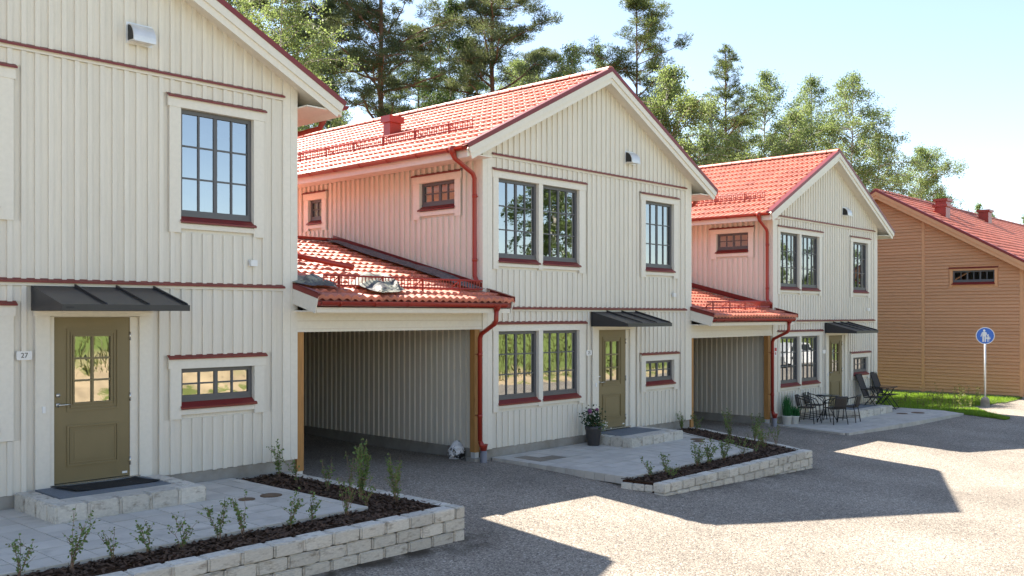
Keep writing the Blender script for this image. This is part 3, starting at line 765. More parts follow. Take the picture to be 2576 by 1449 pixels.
# yellow-red alarm sticker on H3
st = B(.085, .20, -.0075, -.0045, 1.62, 1.86).build('alarm_sticker', 'white_plastic', H3); B(.09, .195, -.0095, -.0078, 1.76, 1.85).build('sticker_top', 'sign_red', st)
B(.12, .165, -.0095, -.0078, 1.66, 1.73).build('sticker_mark', 'sign_red', st)

# ------------------------------------------------------------------ carports
CSL = .25; CC = math.cos(math.atan(CSL)); CSn = math.sin(math.atan(CSL))
def carport(X0, dz, label, singles, tarps=False):
    """X0: right face of the left house; local z measured with dz = 0 at the first carport."""
    root = thing('carport', label, 'carport', (X0, 12.0, dz), 0, 'tiled carports between the cream houses')
    w = 3.94
    def cz(y): return 3.055+CSL*(y+.6)     # tile crest, y relative to 12
    YR = 4.45; YB = 9.6
    def cz2(y): return cz(YR)-(y-YR)*CSL
    # roof: front part wider than the gap
    m = MB()
    m.prism([(-.56, cz(-.56)-.085), (-.03, cz(-.03)-.085), (-.03, cz(-.03)-.2), (-.56, cz(-.56)-.2)], -.06, w+.14, 'x')
    m.prism([(-.03, cz(-.03)-.085), (YR, cz(YR)-.085), (YB, cz2(YB)-.085), (YB, cz2(YB)-.2), (YR, cz(YR)-.2), (-.03, cz(-.03)-.2)], .004, w-.004, 'x')
    roof = m.build('carport_roof', 'trim_paint', root)
    cols = 14
    tile_slope(roof, (-.07, -.615, cz(-.615)-.072), (1, 0, 0), (0, CC, CSn), cols, 15, singles, order=lambda q: q[1],
               skip=lambda c, r: (r > 1 and c in (0, 13)))
    # narrow filler tiles beside the walls above the overhang are the same tiles pushed under the flashing
    tile_slope(roof, (.0, -.615+2*.355*CC, cz(-.615+2*.355*CC)-.080), (1, 0, 0), (0, CC, CSn), 1, 13, 0)
    tile_slope(roof, (w-.305, -.615+2*.355*CC, cz(-.615+2*.355*CC)-.080), (1, 0, 0), (0, CC, CSn), 1, 13, 0)
    tile_slope(roof, (w, YB, cz2(YB)-.07), (-1, 0, 0), (0, -CC, CSn), 13, 14, 0)
    B(.01, w-.01, YR-.12, YR+.12, cz(YR)-.0, cz(YR)+.055).build('ridge_flashing', 'red_gutter', roof)
    # barge boards and metal caps at both ends of the front overhang
    for xx in (-.085, w+.141):
        for (a, b_, xo) in ((.035, .16, 0), (.15, .285, .004)):
            poly = [(-.63+.235*a, cz(-.63+.235*a)-a), (-.012, cz(-.012)-a), (-.012, cz(-.012)-b_), (-.63+.235*b_, cz(-.63+.235*b_)-b_)]
            MB().prism(poly, xx+xo, xx+.024-xo, 'x').build('barge_board', 'trim_paint', roof)
        poly = [(-.645, cz(-.645)+.03), (-.012, cz(-.012)+.03), (-.012, cz(-.012)-.055), (-.645, cz(-.645)-.055)]
        MB().prism(poly, xx-.006 if xx < 0 else xx+.0245, xx-.0005 if xx < 0 else xx+.030, 'x').build('verge_flashing', 'red_metal', roof)
        poly = [(-.645, cz(-.645)+.034), (-.012, cz(-.012)+.034), (-.012, cz(-.012)+.022), (-.645, cz(-.645)+.022)]
        MB().prism(poly, xx-.006 if xx < 0 else xx-.05, xx+.07 if xx < 0 else xx+.030, 'x').build('verge_flashing', 'red_metal', roof)
    # flashing along the house wall on the right
    MB().prism([(0, cz(0)+.0), (YR, cz(YR)+.0), (YR, cz(YR)+.13), (0, cz(0)+.13)], w-.012, w-.006, 'x').build('wall_flashing', 'red_metal', roof)
    # dark eave board, gutter, fascia
    B(-.05, w+.135, -.575, -.562, cz(-.6)-.175, cz(-.6)-.03).build('eave_board', 'red_metal', roof)
    gutter(roof, (-.055, -.645, 2.945), (w-.08, -.645, 2.945), .062, 6)
    B(-.05, w+.135, -.56, -.54, 2.79, 2.885).build('fascia', 'trim_paint', roof)
    B(-.05, w+.135, -.539, .02, 2.80, 2.822).build('soffit', 'trim_paint', roof)
    # clad beam
    bm = B(.003, w-.003, .035, .15, 2.52, 2.80).build('beam', 'post_wood', root)
    for (z0_, z1_, yo) in ((2.665, 2.822, .0), (2.545, 2.662, .004), (2.497, 2.543, -.006)):
        B(.005, w-.005, .012+yo, .034, z0_, z1_).build('cladding_board', 'trim_paint', bm)
    # ceiling
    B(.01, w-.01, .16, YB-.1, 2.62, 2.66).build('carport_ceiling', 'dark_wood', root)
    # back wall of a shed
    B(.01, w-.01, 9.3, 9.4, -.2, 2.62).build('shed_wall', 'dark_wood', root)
    for k in range(13): B(.004, .018, .22+.7*k, .22+.7*k+.69, .45, 2.61).build('added_dark_lining', 'dark_wood', root)  # unseen dark boards, added to cut the light bouncing inside the carport
    # posts with steel shoes on concrete footings
    for (xa, zf) in ((.02, .40), (w-.155, .285)):
        po = B(xa, xa+.125, .045, .165, zf, 2.518).build('post', 'post_wood', root)
        B(xa+.012, xa+.113, .055, .155, zf-.105, zf-.002).build('post_shoe', 'galv', po)
        B(xa-.05, xa+.19, -.005, .215, zf-.35, zf-.106).build('footing', 'concrete', po)
    for y in (2.2, 4.4, 6.4): B(.02, .12, y, y+.1, .2, 2.6).build('post', 'post_wood', root)
    # front downpipe
    X = lambda v: v-8.19
    m = MB().tube([(X(11.875), -.60, 2.90), (X(11.87), -.59, 2.66), (X(11.875), -.55, 2.60), (X(11.985), -.12, 2.42), (X(11.995), -.07, 2.34), (X(11.995), -.07, .50)], [.042]*6, 12)
    m.tube([(X(11.995), -.07, .50), (X(12.01), -.10, .43), (X(12.04), -.12, .40)], [.044, .05, .05], 12)
    dp = m.build('downpipe', 'red_gutter', root, True)
    MB().tube([(X(11.875), -.62, 2.955), (X(11.875), -.60, 2.83)], [.095, .046], 12).build('outlet', 'red_gutter', dp, True)
    MB().lathe([(.055, 0), (.075, .10), (.085, .12), (.07, .115), (.05, .02)], 14, (X(12.055), -.10, .32)).build('leaf_catcher', 'red_gutter', dp, True)
    MB().tube([(X(12.055), -.10, -.15), (X(12.055), -.10, .325)], .062, 14).build('drain_pipe', 'pipe_grey', dp, True)
    for z in (2.05, .95): MB().tube([(X(11.995), -.07, z-.03), (X(11.995), -.07, z+.03)], .048, 12).tube([(X(11.995), -.07, z), (X(11.995), .05, z)], .008, 6).build('pipe_clip', 'red_gutter', dp, True)
    snow_guard(root, (.32, -.21, cz(-.21)), (w-.22, -.02, cz(-.02)) if not tarps else (w-.22, -.21, cz(-.21)), (0, CC, CSn), .205, 4)
    return root
C1 = carport(8.19, 0.0, 'nearer carport, tarpaulins lying on its tiled roof', 215, True)
C2 = carport(19.10, -.285, 'farther carport, beside the house with the garden furniture', 215)

# things lying on the nearer carport roof
def cpz(Y): return 3.055+.25*(Y-11.4)
def cloth(name, label, cat, corners, amp, m, n=34, seed=1, thick=.02, fold=3.0):
    """a crumpled sheet draped over the roof plane between four corner points (x,y)."""
    r = np.random.default_rng(seed); u = np.linspace(0, 1, n); U, V = np.meshgrid(u, u)
    c = np.array(corners, float)
    X = (1-U)*(1-V)*c[0, 0]+U*(1-V)*c[1, 0]+U*V*c[2, 0]+(1-U)*V*c[3, 0]; Y = (1-U)*(1-V)*c[0, 1]+U*(1-V)*c[1, 1]+U*V*c[2, 1]+(1-U)*V*c[3, 1]
    H = np.zeros_like(X)
    for k in range(8):
        a = r.uniform(0, math.pi); fq = r.uniform(.6, fold)*2*math.pi; ph = r.uniform(0, 6)
        w_ = np.sin((U*math.cos(a)+V*math.sin(a))*fq+ph+1.1*np.sin(2.5*V+1.7*U+k)); H += (.5+.5*w_)**2/(1+.3*k)
    H = (H-H.min())/(H.max()-H.min()); edge = np.minimum(np.minimum(U, 1-U), np.minimum(V, 1-V)); H *= np.clip(edge*5, .12, 1)
    X += .05*np.sin(V*9+seed)*(1-edge*2); Y += .05*np.sin(U*8+seed*2)*(1-edge*2)
    X += r.normal(0, .006, X.shape); Y += r.normal(0, .006, Y.shape)
    Z = cpz(Y)+.05+amp*H
    Vv = np.stack([X, Y, Z], -1).reshape(-1, 3); id_ = np.arange(n*n).reshape(n, n)
    Fq = np.stack([id_[:-1, :-1], id_[:-1, 1:], id_[1:, 1:], id_[1:, :-1]], -1).reshape(-1, 4)
    me = mesh_np(name, Vv, Fq, m); me.polygons.foreach_set('use_smooth', [True]*len(me.polygons))
    o = new_obj(name, me); sm = o.modifiers.new('thickness', 'SOLIDIFY'); sm.thickness = .004
    return tag(o, label, cat)
cloth('tarpaulin', 'crumpled grey tarpaulin slung over the snow guard of the nearer carport', 'tarpaulin', [(9.08, 12.0), (9.30, 11.28), (9.98, 11.52), (10.35, 12.6)], .19, 'tarp', n=48, seed=3, fold=2.2)
cloth('tarpaulin', 'rolled tarpaulin on the carport roof edge beside the corner of house 27', 'tarpaulin', [(8.10, 11.78), (8.62, 11.66), (8.90, 12.1), (8.25, 12.55)], .16, 'tarp', seed=8, fold=2)
cloth('roofing_felt', 'strip of dark roofing felt along the pink lit wall of house 25', 'felt', [(11.72, 11.9), (12.11, 11.9), (12.11, 16.45), (11.80, 16.45)], .085, 'felt', n=50, seed=5, fold=3)
pp = MB().tube([(8.9, 14.75, cpz(14.75)+.09), (9.4, 14.1, cpz(14.1)+.09), (10.1, 13.12, cpz(13.12)+.09)], .05, 10)
tag(pp.build('loose_pipe', 'red_gutter', None, True), 'loose red pipe lying across the tiles of the nearer carport', 'pipe')

# ------------------------------------------------------------------ stones, terraces, planters
def stone_variant(seed, rough=.008, bev=.10):
    import bmesh
    bm = bmesh.new(); bmesh.ops.create_cube(bm, size=1.0)
    bmesh.ops.bevel(bm, geom=list(bm.edges), offset=.07, segments=2, affect='EDGES')
    r = random.Random(seed)
    for v in bm.verts:
        v.co.x += r.uniform(-rough, rough); v.co.y += r.uniform(-rough, rough)*1.6; v.co.z += r.uniform(-rough, rough)*1.8
    me = bpy.data.meshes.new('wall_stone'); bm.to_mesh(me); bm.free(); me.materials.append(MATS['stone'])
    return me
STONES = [stone_variant(i) for i in range(5)]
def stone(parent, x, y, z, sx, sy, sz, rz=0.0, name='stone'):
    o = bpy.data.objects.new(name, random.choice(STONES)); COL.objects.link(o); o.parent = parent
    o.location = (x, y, z); o.scale = (sx, sy, sz); o.rotation_euler = (random.uniform(-.01, .01), random.uniform(-.008, .008), rz+random.uniform(-.012, .012)+random.choice((0, math.pi)))
    return o
def course(parent, p0, p1, z, h, t, lng=.362, offset=0.0):
    """a course of stones between two plan points, outer face on the line p0-p1 (wall on its left)."""
    p0 = np.array(p0, float); p1 = np.array(p1, float); d = p1-p0; L_ = np.linalg.norm(d); d /= L_; nrm = np.array((-d[1], d[0]))
    s = -offset; rz = math.atan2(d[1], d[0])
    while s < L_-.03:
        a = max(s, 0); b = min(s+lng*random.uniform(.99, 1.01), L_)
        if L_-b < .06: b = L_
        if b-a > .05:
            c = p0+d*(a+b)/2+nrm*(t/2+random.uniform(-.004, .004))
            stone(parent, c[0], c[1], z+h/2, b-a-.008, t, h-.007, rz)
        s = b if b > a else s+lng

# planter 1 (house 27)
P1 = thing('planter_wall', 'low concrete block planter wall around the bark bed at house 27', 'planter', (0, 0, 0), 0, 'block planter walls in front of the houses')
for k in range(4): course(P1, (1.2, 8.29), (8.08, 8.29), .42-.142*(k+1), .142, .22, offset=(0 if k % 2 else .18))
for k in range(4): course(P1, (8.08, 8.52), (8.10, 12.0), .42-.142*(k+1), .142, .21, offset=(.05 if k % 2 else .2))
def bed(name, polys, z, label, chips, seed):
    m = MB()
    for p in polys: m.prism(p, z-.5, z)
    b_ = tag(m.build(name, 'mulch'), label, 'bark bed', kind='stuff')
    r = np.random.default_rng(seed); V = []; F_ = []; n = 0
    tot = sum(area(p) for p in polys)
    for p in polys:
        q = np.array(p); lo, hi = q.min(0), q.max(0); want = int(chips*area(p)/tot); got = 0
        while got < want:
            pt = lo+(hi-lo)*r.random(2); ok = True
            for i in range(len(q)):
                a, b2 = q[i], q[(i+1) % len(q)]
                if (b2[0]-a[0])*(pt[1]-a[1])-(b2[1]-a[1])*(pt[0]-a[0]) < 0: ok = False; break
            if not ok: continue
            got += 1
            l, w_ = r.uniform(.018, .05), r.uniform(.006, .014); an = r.uniform(0, 6.28); ti = r.uniform(-.5, .5)
            dx = np.array((math.cos(an)*math.cos(ti), math.sin(an)*math.cos(ti), math.sin(ti)))*l; dy = np.array((-math.sin(an), math.cos(an), r.uniform(-.6, .6)))*w_
            c = np.array((pt[0], pt[1], z+r.uniform(.0, .022)))
            V += [c-dx-dy, c+dx-dy, c+dx+dy, c-dx+dy]; F_.append((n, n+1, n+2, n+3)); n += 4
    me = mesh_np('bark_chips', np.array(V), np.array(F_), 'chip'); tag(new_obj('bark_chips', me), 'loose bark chips on the bed of ' + label.split(' of ')[-1], 'bark', kind='stuff')
bed('bark_bed', [[(1.2, 8.50), (7.88, 8.50), (7.88, 9.04), (1.2, 9.04)], [(7.14, 9.04), (7.88, 9.04), (7.90, 11.98), (7.10, 11.98)]], .415, 'dark bark mulch bed of house 27', 3600, 2)

def terrace(name, poly, z, label, cell=.35, seed=1, edges=(), wet=None):
    r = random.Random(seed)
    base = tag(MB().prism(poly, z-.35, z-.012).build(name, 'joint_sand'), label, 'terrace', kind='structure')
    q = np.array(poly); lo, hi = q.min(0), q.max(0)
    i = 0; x = lo[0]-.1
    while x < hi[0]:
        y = lo[1]-.05
        while y < hi[1]:
            g = .0055; c = clip_poly([(x+g, y+g), (x+cell-g, y+g), (x+cell-g, y+cell-g), (x+g, y+cell-g)], poly)
            if len(c) >= 3 and area(c) > .006:
                dz = r.uniform(-.003, .002)
                mn = 'paver'
                if wet and wet((x+cell/2), (y+cell/2)): mn = 'paver_wet'
                MB().prism(c, z-.05, z+dz).build('paver', mn, base)
            y += cell
        x += cell
    # edging strips
    for (a, b_, wd) in edges:
        a = np.array(a); b_ = np.array(b_); d = b_-a; L_ = np.linalg.norm(d); d /= L_; nr = np.array((-d[1], d[0])); s = 0
        while s < L_-.02:
            e = min(s+.21, L_); p = [a+d*(s+.003), a+d*(e-.003), a+d*(e-.003)+nr*wd, a+d*(s+.003)+nr*wd]
            MB().prism([tuple(t) for t in p], z-.12, z+.004+r.uniform(-.003, .003)).build('edging_stone', 'paver', base); s = e
    return base
terrace('terrace', [(.9, 9.05), (7.0, 9.05), (7.0, 12.02), (.9, 12.02)], .45, 'pale concrete paved terrace in front of house 27', edges=(((7.14, 9.06), (7.10, 12.0), .135), ((.9, 8.99), (7.14, 8.99), .058)), seed=2)

# planter 2 / terrace 2 (house 25)
P2 = thing('planter_wall', 'low concrete block planter wall around the bark bed at house 25', 'planter', (0, 0, 0), 0, 'block planter walls in front of the houses')
for k in range(4): course(P2, (12.33, 8.24), (17.47, 8.24), .13-.145*(k+1), .145, .22, offset=(0 if k % 2 else .18), lng=.355)
course(P2, (12.20, 8.98), (12.33, 8.46), -.02, .11, .10, lng=.2); course(P2, (12.20, 8.98), (12.33, 8.46), -.13, .11, .10, lng=.25)
side2 = [(17.47, 8.47), (17.75, 8.9), (18.1, 9.6), (18.45, 10.45), (18.8, 11.1), (19.06, 11.6), (19.10, 11.98)]
for a, b_ in zip(side2[:-1], side2[1:]):
    for k in range(2): course(P2, a, b_, .13-.145*(k+1), .145, .16, lng=.30)
bed('bark_bed', [[(12.36, 8.45), (17.28, 8.45), (17.40, 8.75), (16.75, 9.09), (12.28, 9.00)],
                 [(16.50, 9.05), (17.36, 8.68), (18.30, 10.45), (17.45, 10.6)], [(17.45, 10.6), (18.30, 10.45), (18.90, 11.7), (18.95, 11.98), (18.2, 11.98)]], .12, 'dark bark mulch bed of house 25', 3600, 4)
wetc = lambda x, y: (12.55 < x < 13.5 and 10.95 < y < 11.75 and ((x*7.3+y*3.1) % 1) > .22)
terrace('terrace', [(12.42, 8.99), (16.47, 9.06), (17.3, 10.55), (18.15, 12.02), (12.40, 12.02)], .155, 'pale concrete paved terrace in front of house 25', cell=.35, seed=5, edges=(((12.36, 9.0), (12.36, 11.98), -.055), ((12.40, 8.93), (16.50, 9.00), .055), ((16.50, 9.03), (17.33, 10.52), -.05), ((17.33, 10.52), (18.18, 12.0), -.05)), wet=wetc)
terrace('terrace', [(22.72, 9.86), (29.66, 9.38), (30.12, 10.05), (30.12, 12.02), (23.26, 12.02)], -.155, 'pale concrete paved terrace in front of the farthest cream house', cell=.35, seed=6, edges=(((22.70, 9.84), (29.68, 9.36), -.07), ((23.22, 12.0), (22.68, 9.86), -.07)))

# doorsteps
def doorstep(x0, x1, y0, z0, z1, label, mats=True):
    root = thing('doorstep', label, 'doorstep', (x0, y0, z0), 0, 'concrete block doorsteps at the front doors')
    w = x1-x0; d = 11.985-y0; h = z1-z0; n = 5
    B(.12, w-.12, .12, d, -.1, h-.03).build('step_core', 'concrete', root)
    for i in range(n):
        L_ = w/n; stone(root, L_*(i+.5), .11, h/2-.01, L_-.006, .22, h+.02)
    for sx in (.11, w-.11):
        for j in range(3):
            dd = (d-.22)/3; stone(root, sx, .22+dd*(j+.5), h/2-.01, .22, dd-.006, h+.02)
    # flags on top beside the mat
    for i in range(4):
        L_ = (w-.44)/4; MB().box(.22+L_*i+.003, .22+L_*(i+1)-.003, .222, d*.36, h-.04, h-.004).build('paver', 'paver', root)
    B(.24, w-.24, d*.365, d-.01, h-.03, h+.004).build('scraper_mat', 'mat_grey', root)
    return root
doorstep(4.20, 6.02, 10.76, .45, .64, 'block doorstep at the door of house 27, under a black doormat')
doorstep(15.12, 17.0, 10.88, .155, .335, 'block doorstep at the door of house 25, beside the dark flower pot')
doorstep(26.2, 28.6, 10.96, -.155, .04, 'block doorstep of the farthest cream house, behind the bistro set')
# black doormat, slightly curled
nx_, ny_ = 16, 8; vv = []; ff = []
for j in range(ny_):
    for i in range(nx_):
        u, v = i/(nx_-1), j/(ny_-1); x = 4.62+1.02*u+.10*(1-v); y = 11.45+.48*v-.03*u
        vv.append((x, y, .652+.012*math.sin(u*5)*math.sin(v*3)+(.02*(abs(u-.5)*2)**6)))
for j in range(ny_-1):
    for i in range(nx_-1): a = j*nx_+i; ff.append((a, a+1, a+nx_+1, a+nx_))
mm = MB(); mm.v = vv; mm.f = ff
dmat = tag(mm.build('doormat', 'mat_black'), 'black doormat on the step of house 27', 'doormat'); so = dmat.modifiers.new('thickness', 'SOLIDIFY'); so.thickness = .012

# manhole covers
for (x, y, z, r_, lb) in ((6.75, 10.47, .45, .12, 'larger rusty round cover set in the terrace of house 27'), (6.40, 10.47, .45, .085, 'smaller rusty round cover set in the terrace of house 27'),
                          (17.12, 10.62, .155, .13, 'rusty round cover in the terrace of house 25, next to the bark bed'), (16.86, 10.42, .155, .10, 'smaller round cover in the terrace of house 25, nearer the yard'),
                          (28.30, 10.58, -.155, .14, 'dark round cover in the far terrace, nearer the doorstep'), (28.87, 10.33, -.155, .17, 'rusty round cover in the far terrace, nearer the lawn')):
    o = thing('manhole_cover', lb, 'manhole cover', (x, y, z), 0, 'round covers in the terraces')
    MB().lathe([(r_+.018, -.03), (r_+.018, .007), (r_, .009)], 24).build('cover_ring', 'rust', o); MB().lathe([(r_-.004, -.02), (r_-.004, .012), (r_*.8, .014)], 24).build('cover_lid', 'rust', o)

# ------------------------------------------------------------------ ochre house on the right
def ochre_house():
    root = thing('ochre_house', 'ochre house with horizontal boards and a red tiled roof beyond the lawn', 'house', (36.0, 9.31, 0))
    S = .565; RY = 5.0; RZ = 7.5; LEN = 22.0; zf = -.06
    def rz(y): return RZ-abs(y-RY)*S
    YE = 10.0
    B(.03, LEN, .03, YE, -1.0, zf).build('foundation', 'concrete', root)
    op = (.93, 2.35, 3.87, 4.36)
    ys = [0.02, op[0], op[1], YE]; zz = [zf, op[2], op[3], 4.45]
    m = MB()
    for i in range(3):
        for j in range(3):
            if i == 1 and j == 1: continue
            m.box(.031, .15, ys[i], ys[i+1], zz[j], zz[j+1])
    m.prism([(.02, 4.45), (YE-.02, 4.45), (YE-.02, rz(YE)-.2), (RY, RZ-.2), (.02, rz(.02)-.2)], .031, .15, 'x')
    wall = m.build('gable_wall', 'ochre', root)
    ob = (.80, 2.48, 3.76, 4.47); pitch = .118; k = 0; z = zf
    while z < RZ-.2:
        for (ya, yb) in ((.13, 3.32), (3.44, 9.9)):
            segs = [(ya, yb)]
            if z+pitch > ob[2] and z < ob[3] and ya < ob[1] and yb > ob[0]: segs = [(ya, ob[0]), (ob[1], yb)]
            for (a, b_) in segs:
                zt = z+pitch
                # clip to the roof slope
                lim = (RZ-.16-zt)/S
                a2, b2 = max(a, RY-lim), min(b_, RY+lim)
                if b2-a2 < .05: continue
                q = MB(); q.prism([(a2, z+.016), (b2, z+.016), (b2, zt), (a2, zt)], -.014, .030, 'x')
                q.v = [((.022 if (abs(v[2]-zt) < 1e-6 and v[0] < .02) else v[0]), v[1], v[2]) for v in q.v]
                q.build('plank', 'ochre', wall)
        z += pitch
    for (a, b_, zt) in ((.0, .127, rz(.0)-.17), (3.325, 3.435, rz(3.3)-.17)): B(-.008, .030, a, b_, zf-.02, zt).build('corner_board', 'ochre_trim', wall)
    w = window(root, *op, 6, 1, side=True, case_mat='ochre_trim', gl='dark_glass'); casing(w, (.82, 2.46, 4.44), [op], 3.78, side=True, cm='ochre_trim')
    B(.151, LEN, .0, .1, zf, rz(0)-.25).build('front_wall', 'ochre', root)
    B(.151, LEN, YE-.1, YE, zf, rz(YE)-.25).build('back_wall', 'ochre', root)
    MB().prism([(.101, zf), (YE-.101, zf), (YE-.101, rz(YE)-.25), (RY, RZ-.25), (.101, rz(.1)-.25)], LEN-.1, LEN-.001, 'x').build('end_wall', 'ochre', root)
    B(.151, LEN-.11, .101, YE-.101, 2.6, 2.8).build('storey_floor', 'interior', root)
    o0 = -.35; m = MB()
    for (ya, yb) in ((-.45, RY), (RY, YE+.45)):
        m.prism([(ya, rz(ya)-.085), (yb, rz(yb)-.085), (yb, rz(yb)-.22), (ya, rz(ya)-.22)], o0+.03, LEN+.3, 'x')
    roof = m.build('roof', 'ochre_trim', root)
    for (ya, yb) in ((-.47, RY), (RY, YE+.47)):
        for (a, b_, xa, xb, nm, mt) in ((.05, .20, o0-.024, o0+.003, 'barge_board', 'ochre_trim'), (.175, .34, o0+.004, o0+.028, 'barge_board', 'ochre_trim'), (-.03, .065, o0-.034, o0-.026, 'verge_flashing', 'red_metal'), (-.032, -.012, o0-.0255, o0+.12, 'verge_flashing', 'red_metal')):
            MB().prism([(ya, rz(ya)-a), (yb, rz(yb)-a), (yb, rz(yb)-b_), (ya, rz(ya)-b_)], xa, xb, 'x').build(nm, mt, roof)
    c = math.cos(math.atan(S)); s = math.sin(math.atan(S))
    tile_slope(roof, (o0+.06, -.52, rz(-.52)-.07), (1, 0, 0), (0, c, s), 75, 18, 300, order=lambda q: q[0]*.30-q[1]*.05)
    tile_slope(roof, (LEN+.3, YE+.5, rz(YE+.5)-.07), (-1, 0, 0), (0, -c, s), 75, 18, 0)
    x = o0
    while x < LEN+.2:
        o = bpy.data.objects.new('ridge_tile', RIDGE); COL.objects.link(o); o.parent = roof; o.location = (x, RY, RZ-.04); o.rotation_euler = (0, R(0), R(-90)); x += .345
    gutter(roof, (o0+.05, -.55, rz(-.5)-.05), (LEN, -.55, rz(-.5)-.05), .062, 16)
    MB().tube([(.2, -.55, rz(-.5)-.1), (.2, -.5, rz(-.5)-.25), (.2, -.1, rz(-.5)-.5), (.2, -.07, rz(-.5)-.6), (.2, -.07, .1)], .045, 10).build('downpipe', 'red_gutter', root, True)
    B(.10, .5, -.03, -.012, 3.2, 4.3).build('window_edge', 'red_metal', root)
    for (x, y, hh) in ((2.2, 3.30, .42), (4.2, 3.95, .50), (9.7, 3.95, .50)):
        v = MB(); v.prism([(y, rz(y)-.1), (y+.42, rz(y+.42)-.1), (y+.42, rz(y)+hh), (y, rz(y)+hh)], x, x+.5, 'x')
        vo = v.build('roof_vent', 'red_gutter', roof_parent := root)
        B(x-.07, x+.57, y-.07, y+.49, rz(y)+hh-.0, rz(y)+hh+.10).build('vent_cap', 'red_gutter', vo)
    return root
OH = ochre_house()

# ------------------------------------------------------------------ sign
def foot_sign(x, y, z):
    root = thing('footpath_sign', 'round blue sign with a white adult and child on a grey post', 'sign', (x, y, z), R(-68))
    MB().tube([(0, 0, 0), (0, 0, 2.52)], .03, 12).build('post', 'galv', root, True)
    MB().lathe([(.14, -.1), (.13, .22), (.08, .30)], 14).build('sign_footing', 'concrete', root)
    cz = 2.27; m = MB(); n = 40
    def disc(r, y0, y1, nm, mt, par):
        poly = [(r*math.cos(2*math.pi*i/n), cz+r*math.sin(2*math.pi*i/n)) for i in range(n)]
        return MB().prism(poly, y0, y1, 'y').build(nm, mt, par)
    d = disc(.272, -.040, -.034, 'sign_plate', 'white_plastic', root); disc(.250, -.0435, -.0402, 'sign_face', 'blue_sign', d)
    y0, y1 = -.0465, -.0437
    def fig(nm, s, ox, oz, skirt):
        f = MB()
        def poly(pts): f.prism([(ox+p[0]*s, cz+oz+p[1]*s) for p in pts], y0, y1, 'y')
        poly([(.035*math.cos(2*math.pi*i/14), .155+.04*math.sin(2*math.pi*i/14)) for i in range(14)])
        if skirt: poly([(-.03, .105), (-.085, -.06), (.085, -.06), (.03, .105)]); legs = ((-.045, -.012), (.012, .045))
        else: poly([(-.062, .10), (-.055, -.04), (.055, -.04), (.062, .10), (.03, .112), (-.03, .112)]); legs = ((-.055, -.006), (.006, .055))
        for a, b_ in legs: poly([(a, -.041 if not skirt else -.061), (a+.004, -.215), (b_-.004, -.215), (b_, -.041 if not skirt else -.061)])
        poly([(-.064, .10), (-.10, .0), (-.108, -.045), (-.088, -.05), (-.066, .02)]); poly([(.064, .10), (.066, .02), (.10, -.05), (.118, -.04), (.10, .0)])
        return f.build(nm, 'white_plastic', d)
    fig('adult_figure', .98, -.03, .012, False); fig('child_figure', .62, .085, -.075, True)
foot_sign(32.58, 9.55, float(ground_z(32.58, 9.55)))

# ------------------------------------------------------------------ plants
def blades(n, centre_fn, h, w, lean, r):
    """n grass blades as two-segment strips -> V,F (quads)."""
    V = np.zeros((n, 6, 3)); 
    c = centre_fn(n); an = r.uniform(0, 2*np.pi, n); hh = h[0]+(h[1]-h[0])*r.random(n); ww = w[0]+(w[1]-w[0])*r.random(n)
    ld = np.stack([np.cos(an), np.sin(an), np.zeros(n)], -1); sd = np.stack([-np.sin(an), np.cos(an), np.zeros(n)], -1)
    le = (lean[0]+(lean[1]-lean[0])*r.random(n))
    mid = c+ld*(le*hh*.35)[:, None]+np.array((0, 0, 1))*(hh*.6)[:, None]; tip = c+ld*(le*hh)[:, None]+np.array((0, 0, 1))*hh[:, None]
    for k, (p, q) in enumerate(((c, 1.0), (mid, .8), (tip, .12))):
        V[:, 2*k] = p-sd*(ww*q/2)[:, None]; V[:, 2*k+1] = p+sd*(ww*q/2)[:, None]
    b = np.arange(n)[:, None]*6; F_ = np.concatenate([b+np.array([[0, 1, 3, 2]]), b+np.array([[2, 3, 5, 4]])])
    return V.reshape(-1, 3), F_

def leaf_cards(c, size, r, flat=0.0, aspect=.62, droop=0.0):
    """diamond leaves at points c: (n,3) -> V,F quads."""
    n = len(c); s = size[0]+(size[1]-size[0])*r.random(n)
    d = r.normal(size=(n, 3)); d[:, 2] = d[:, 2]*(1-flat)-droop; d /= np.linalg.norm(d, axis=1)[:, None]
    u = r.normal(size=(n, 3)); w = np.cross(d, u); w /= np.linalg.norm(w, axis=1)[:, None]
    V = np.stack([c-d*s[:, None]*.5, c+w*(s*aspect*.5)[:, None], c+d*s[:, None]*.5, c-w*(s*aspect*.5)[:, None]], 1)
    return V.reshape(-1, 3), np.arange(n*4).reshape(-1, 4)

def tubes_np(paths, n=5):
    Vs = []; Fs = []; o = 0
    for pts, rad in paths:
        pts = np.asarray(pts, float); m = len(pts); t = np.gradient(pts, axis=0); t /= np.linalg.norm(t, axis=1)[:, None]+1e-9
        up = np.array((0.31, 0.2, 1.0)) if abs(t[0, 2]) < .8 else np.array((1.0, .2, .1))
        a = np.cross(t, up); a /= np.linalg.norm(a, axis=1)[:, None]+1e-9; b = np.cross(a, t)
        an = np.linspace(0, 2*np.pi, n, endpoint=False)
        V = pts[:, None]+(a[:, None]*np.cos(an)[None, :, None]+b[:, None]*np.sin(an)[None, :, None])*np.asarray(rad)[:, None, None]
        Vs.append(V.reshape(-1, 3)); id_ = np.arange(m*n).reshape(m, n); i2 = np.roll(id_, -1, 1)
        Fs.append(np.stack([id_[:-1], i2[:-1], i2[1:], id_[1:]], -1).reshape(-1, 4)+o); o += m*n
    return np.concatenate(Vs), np.concatenate(Fs)

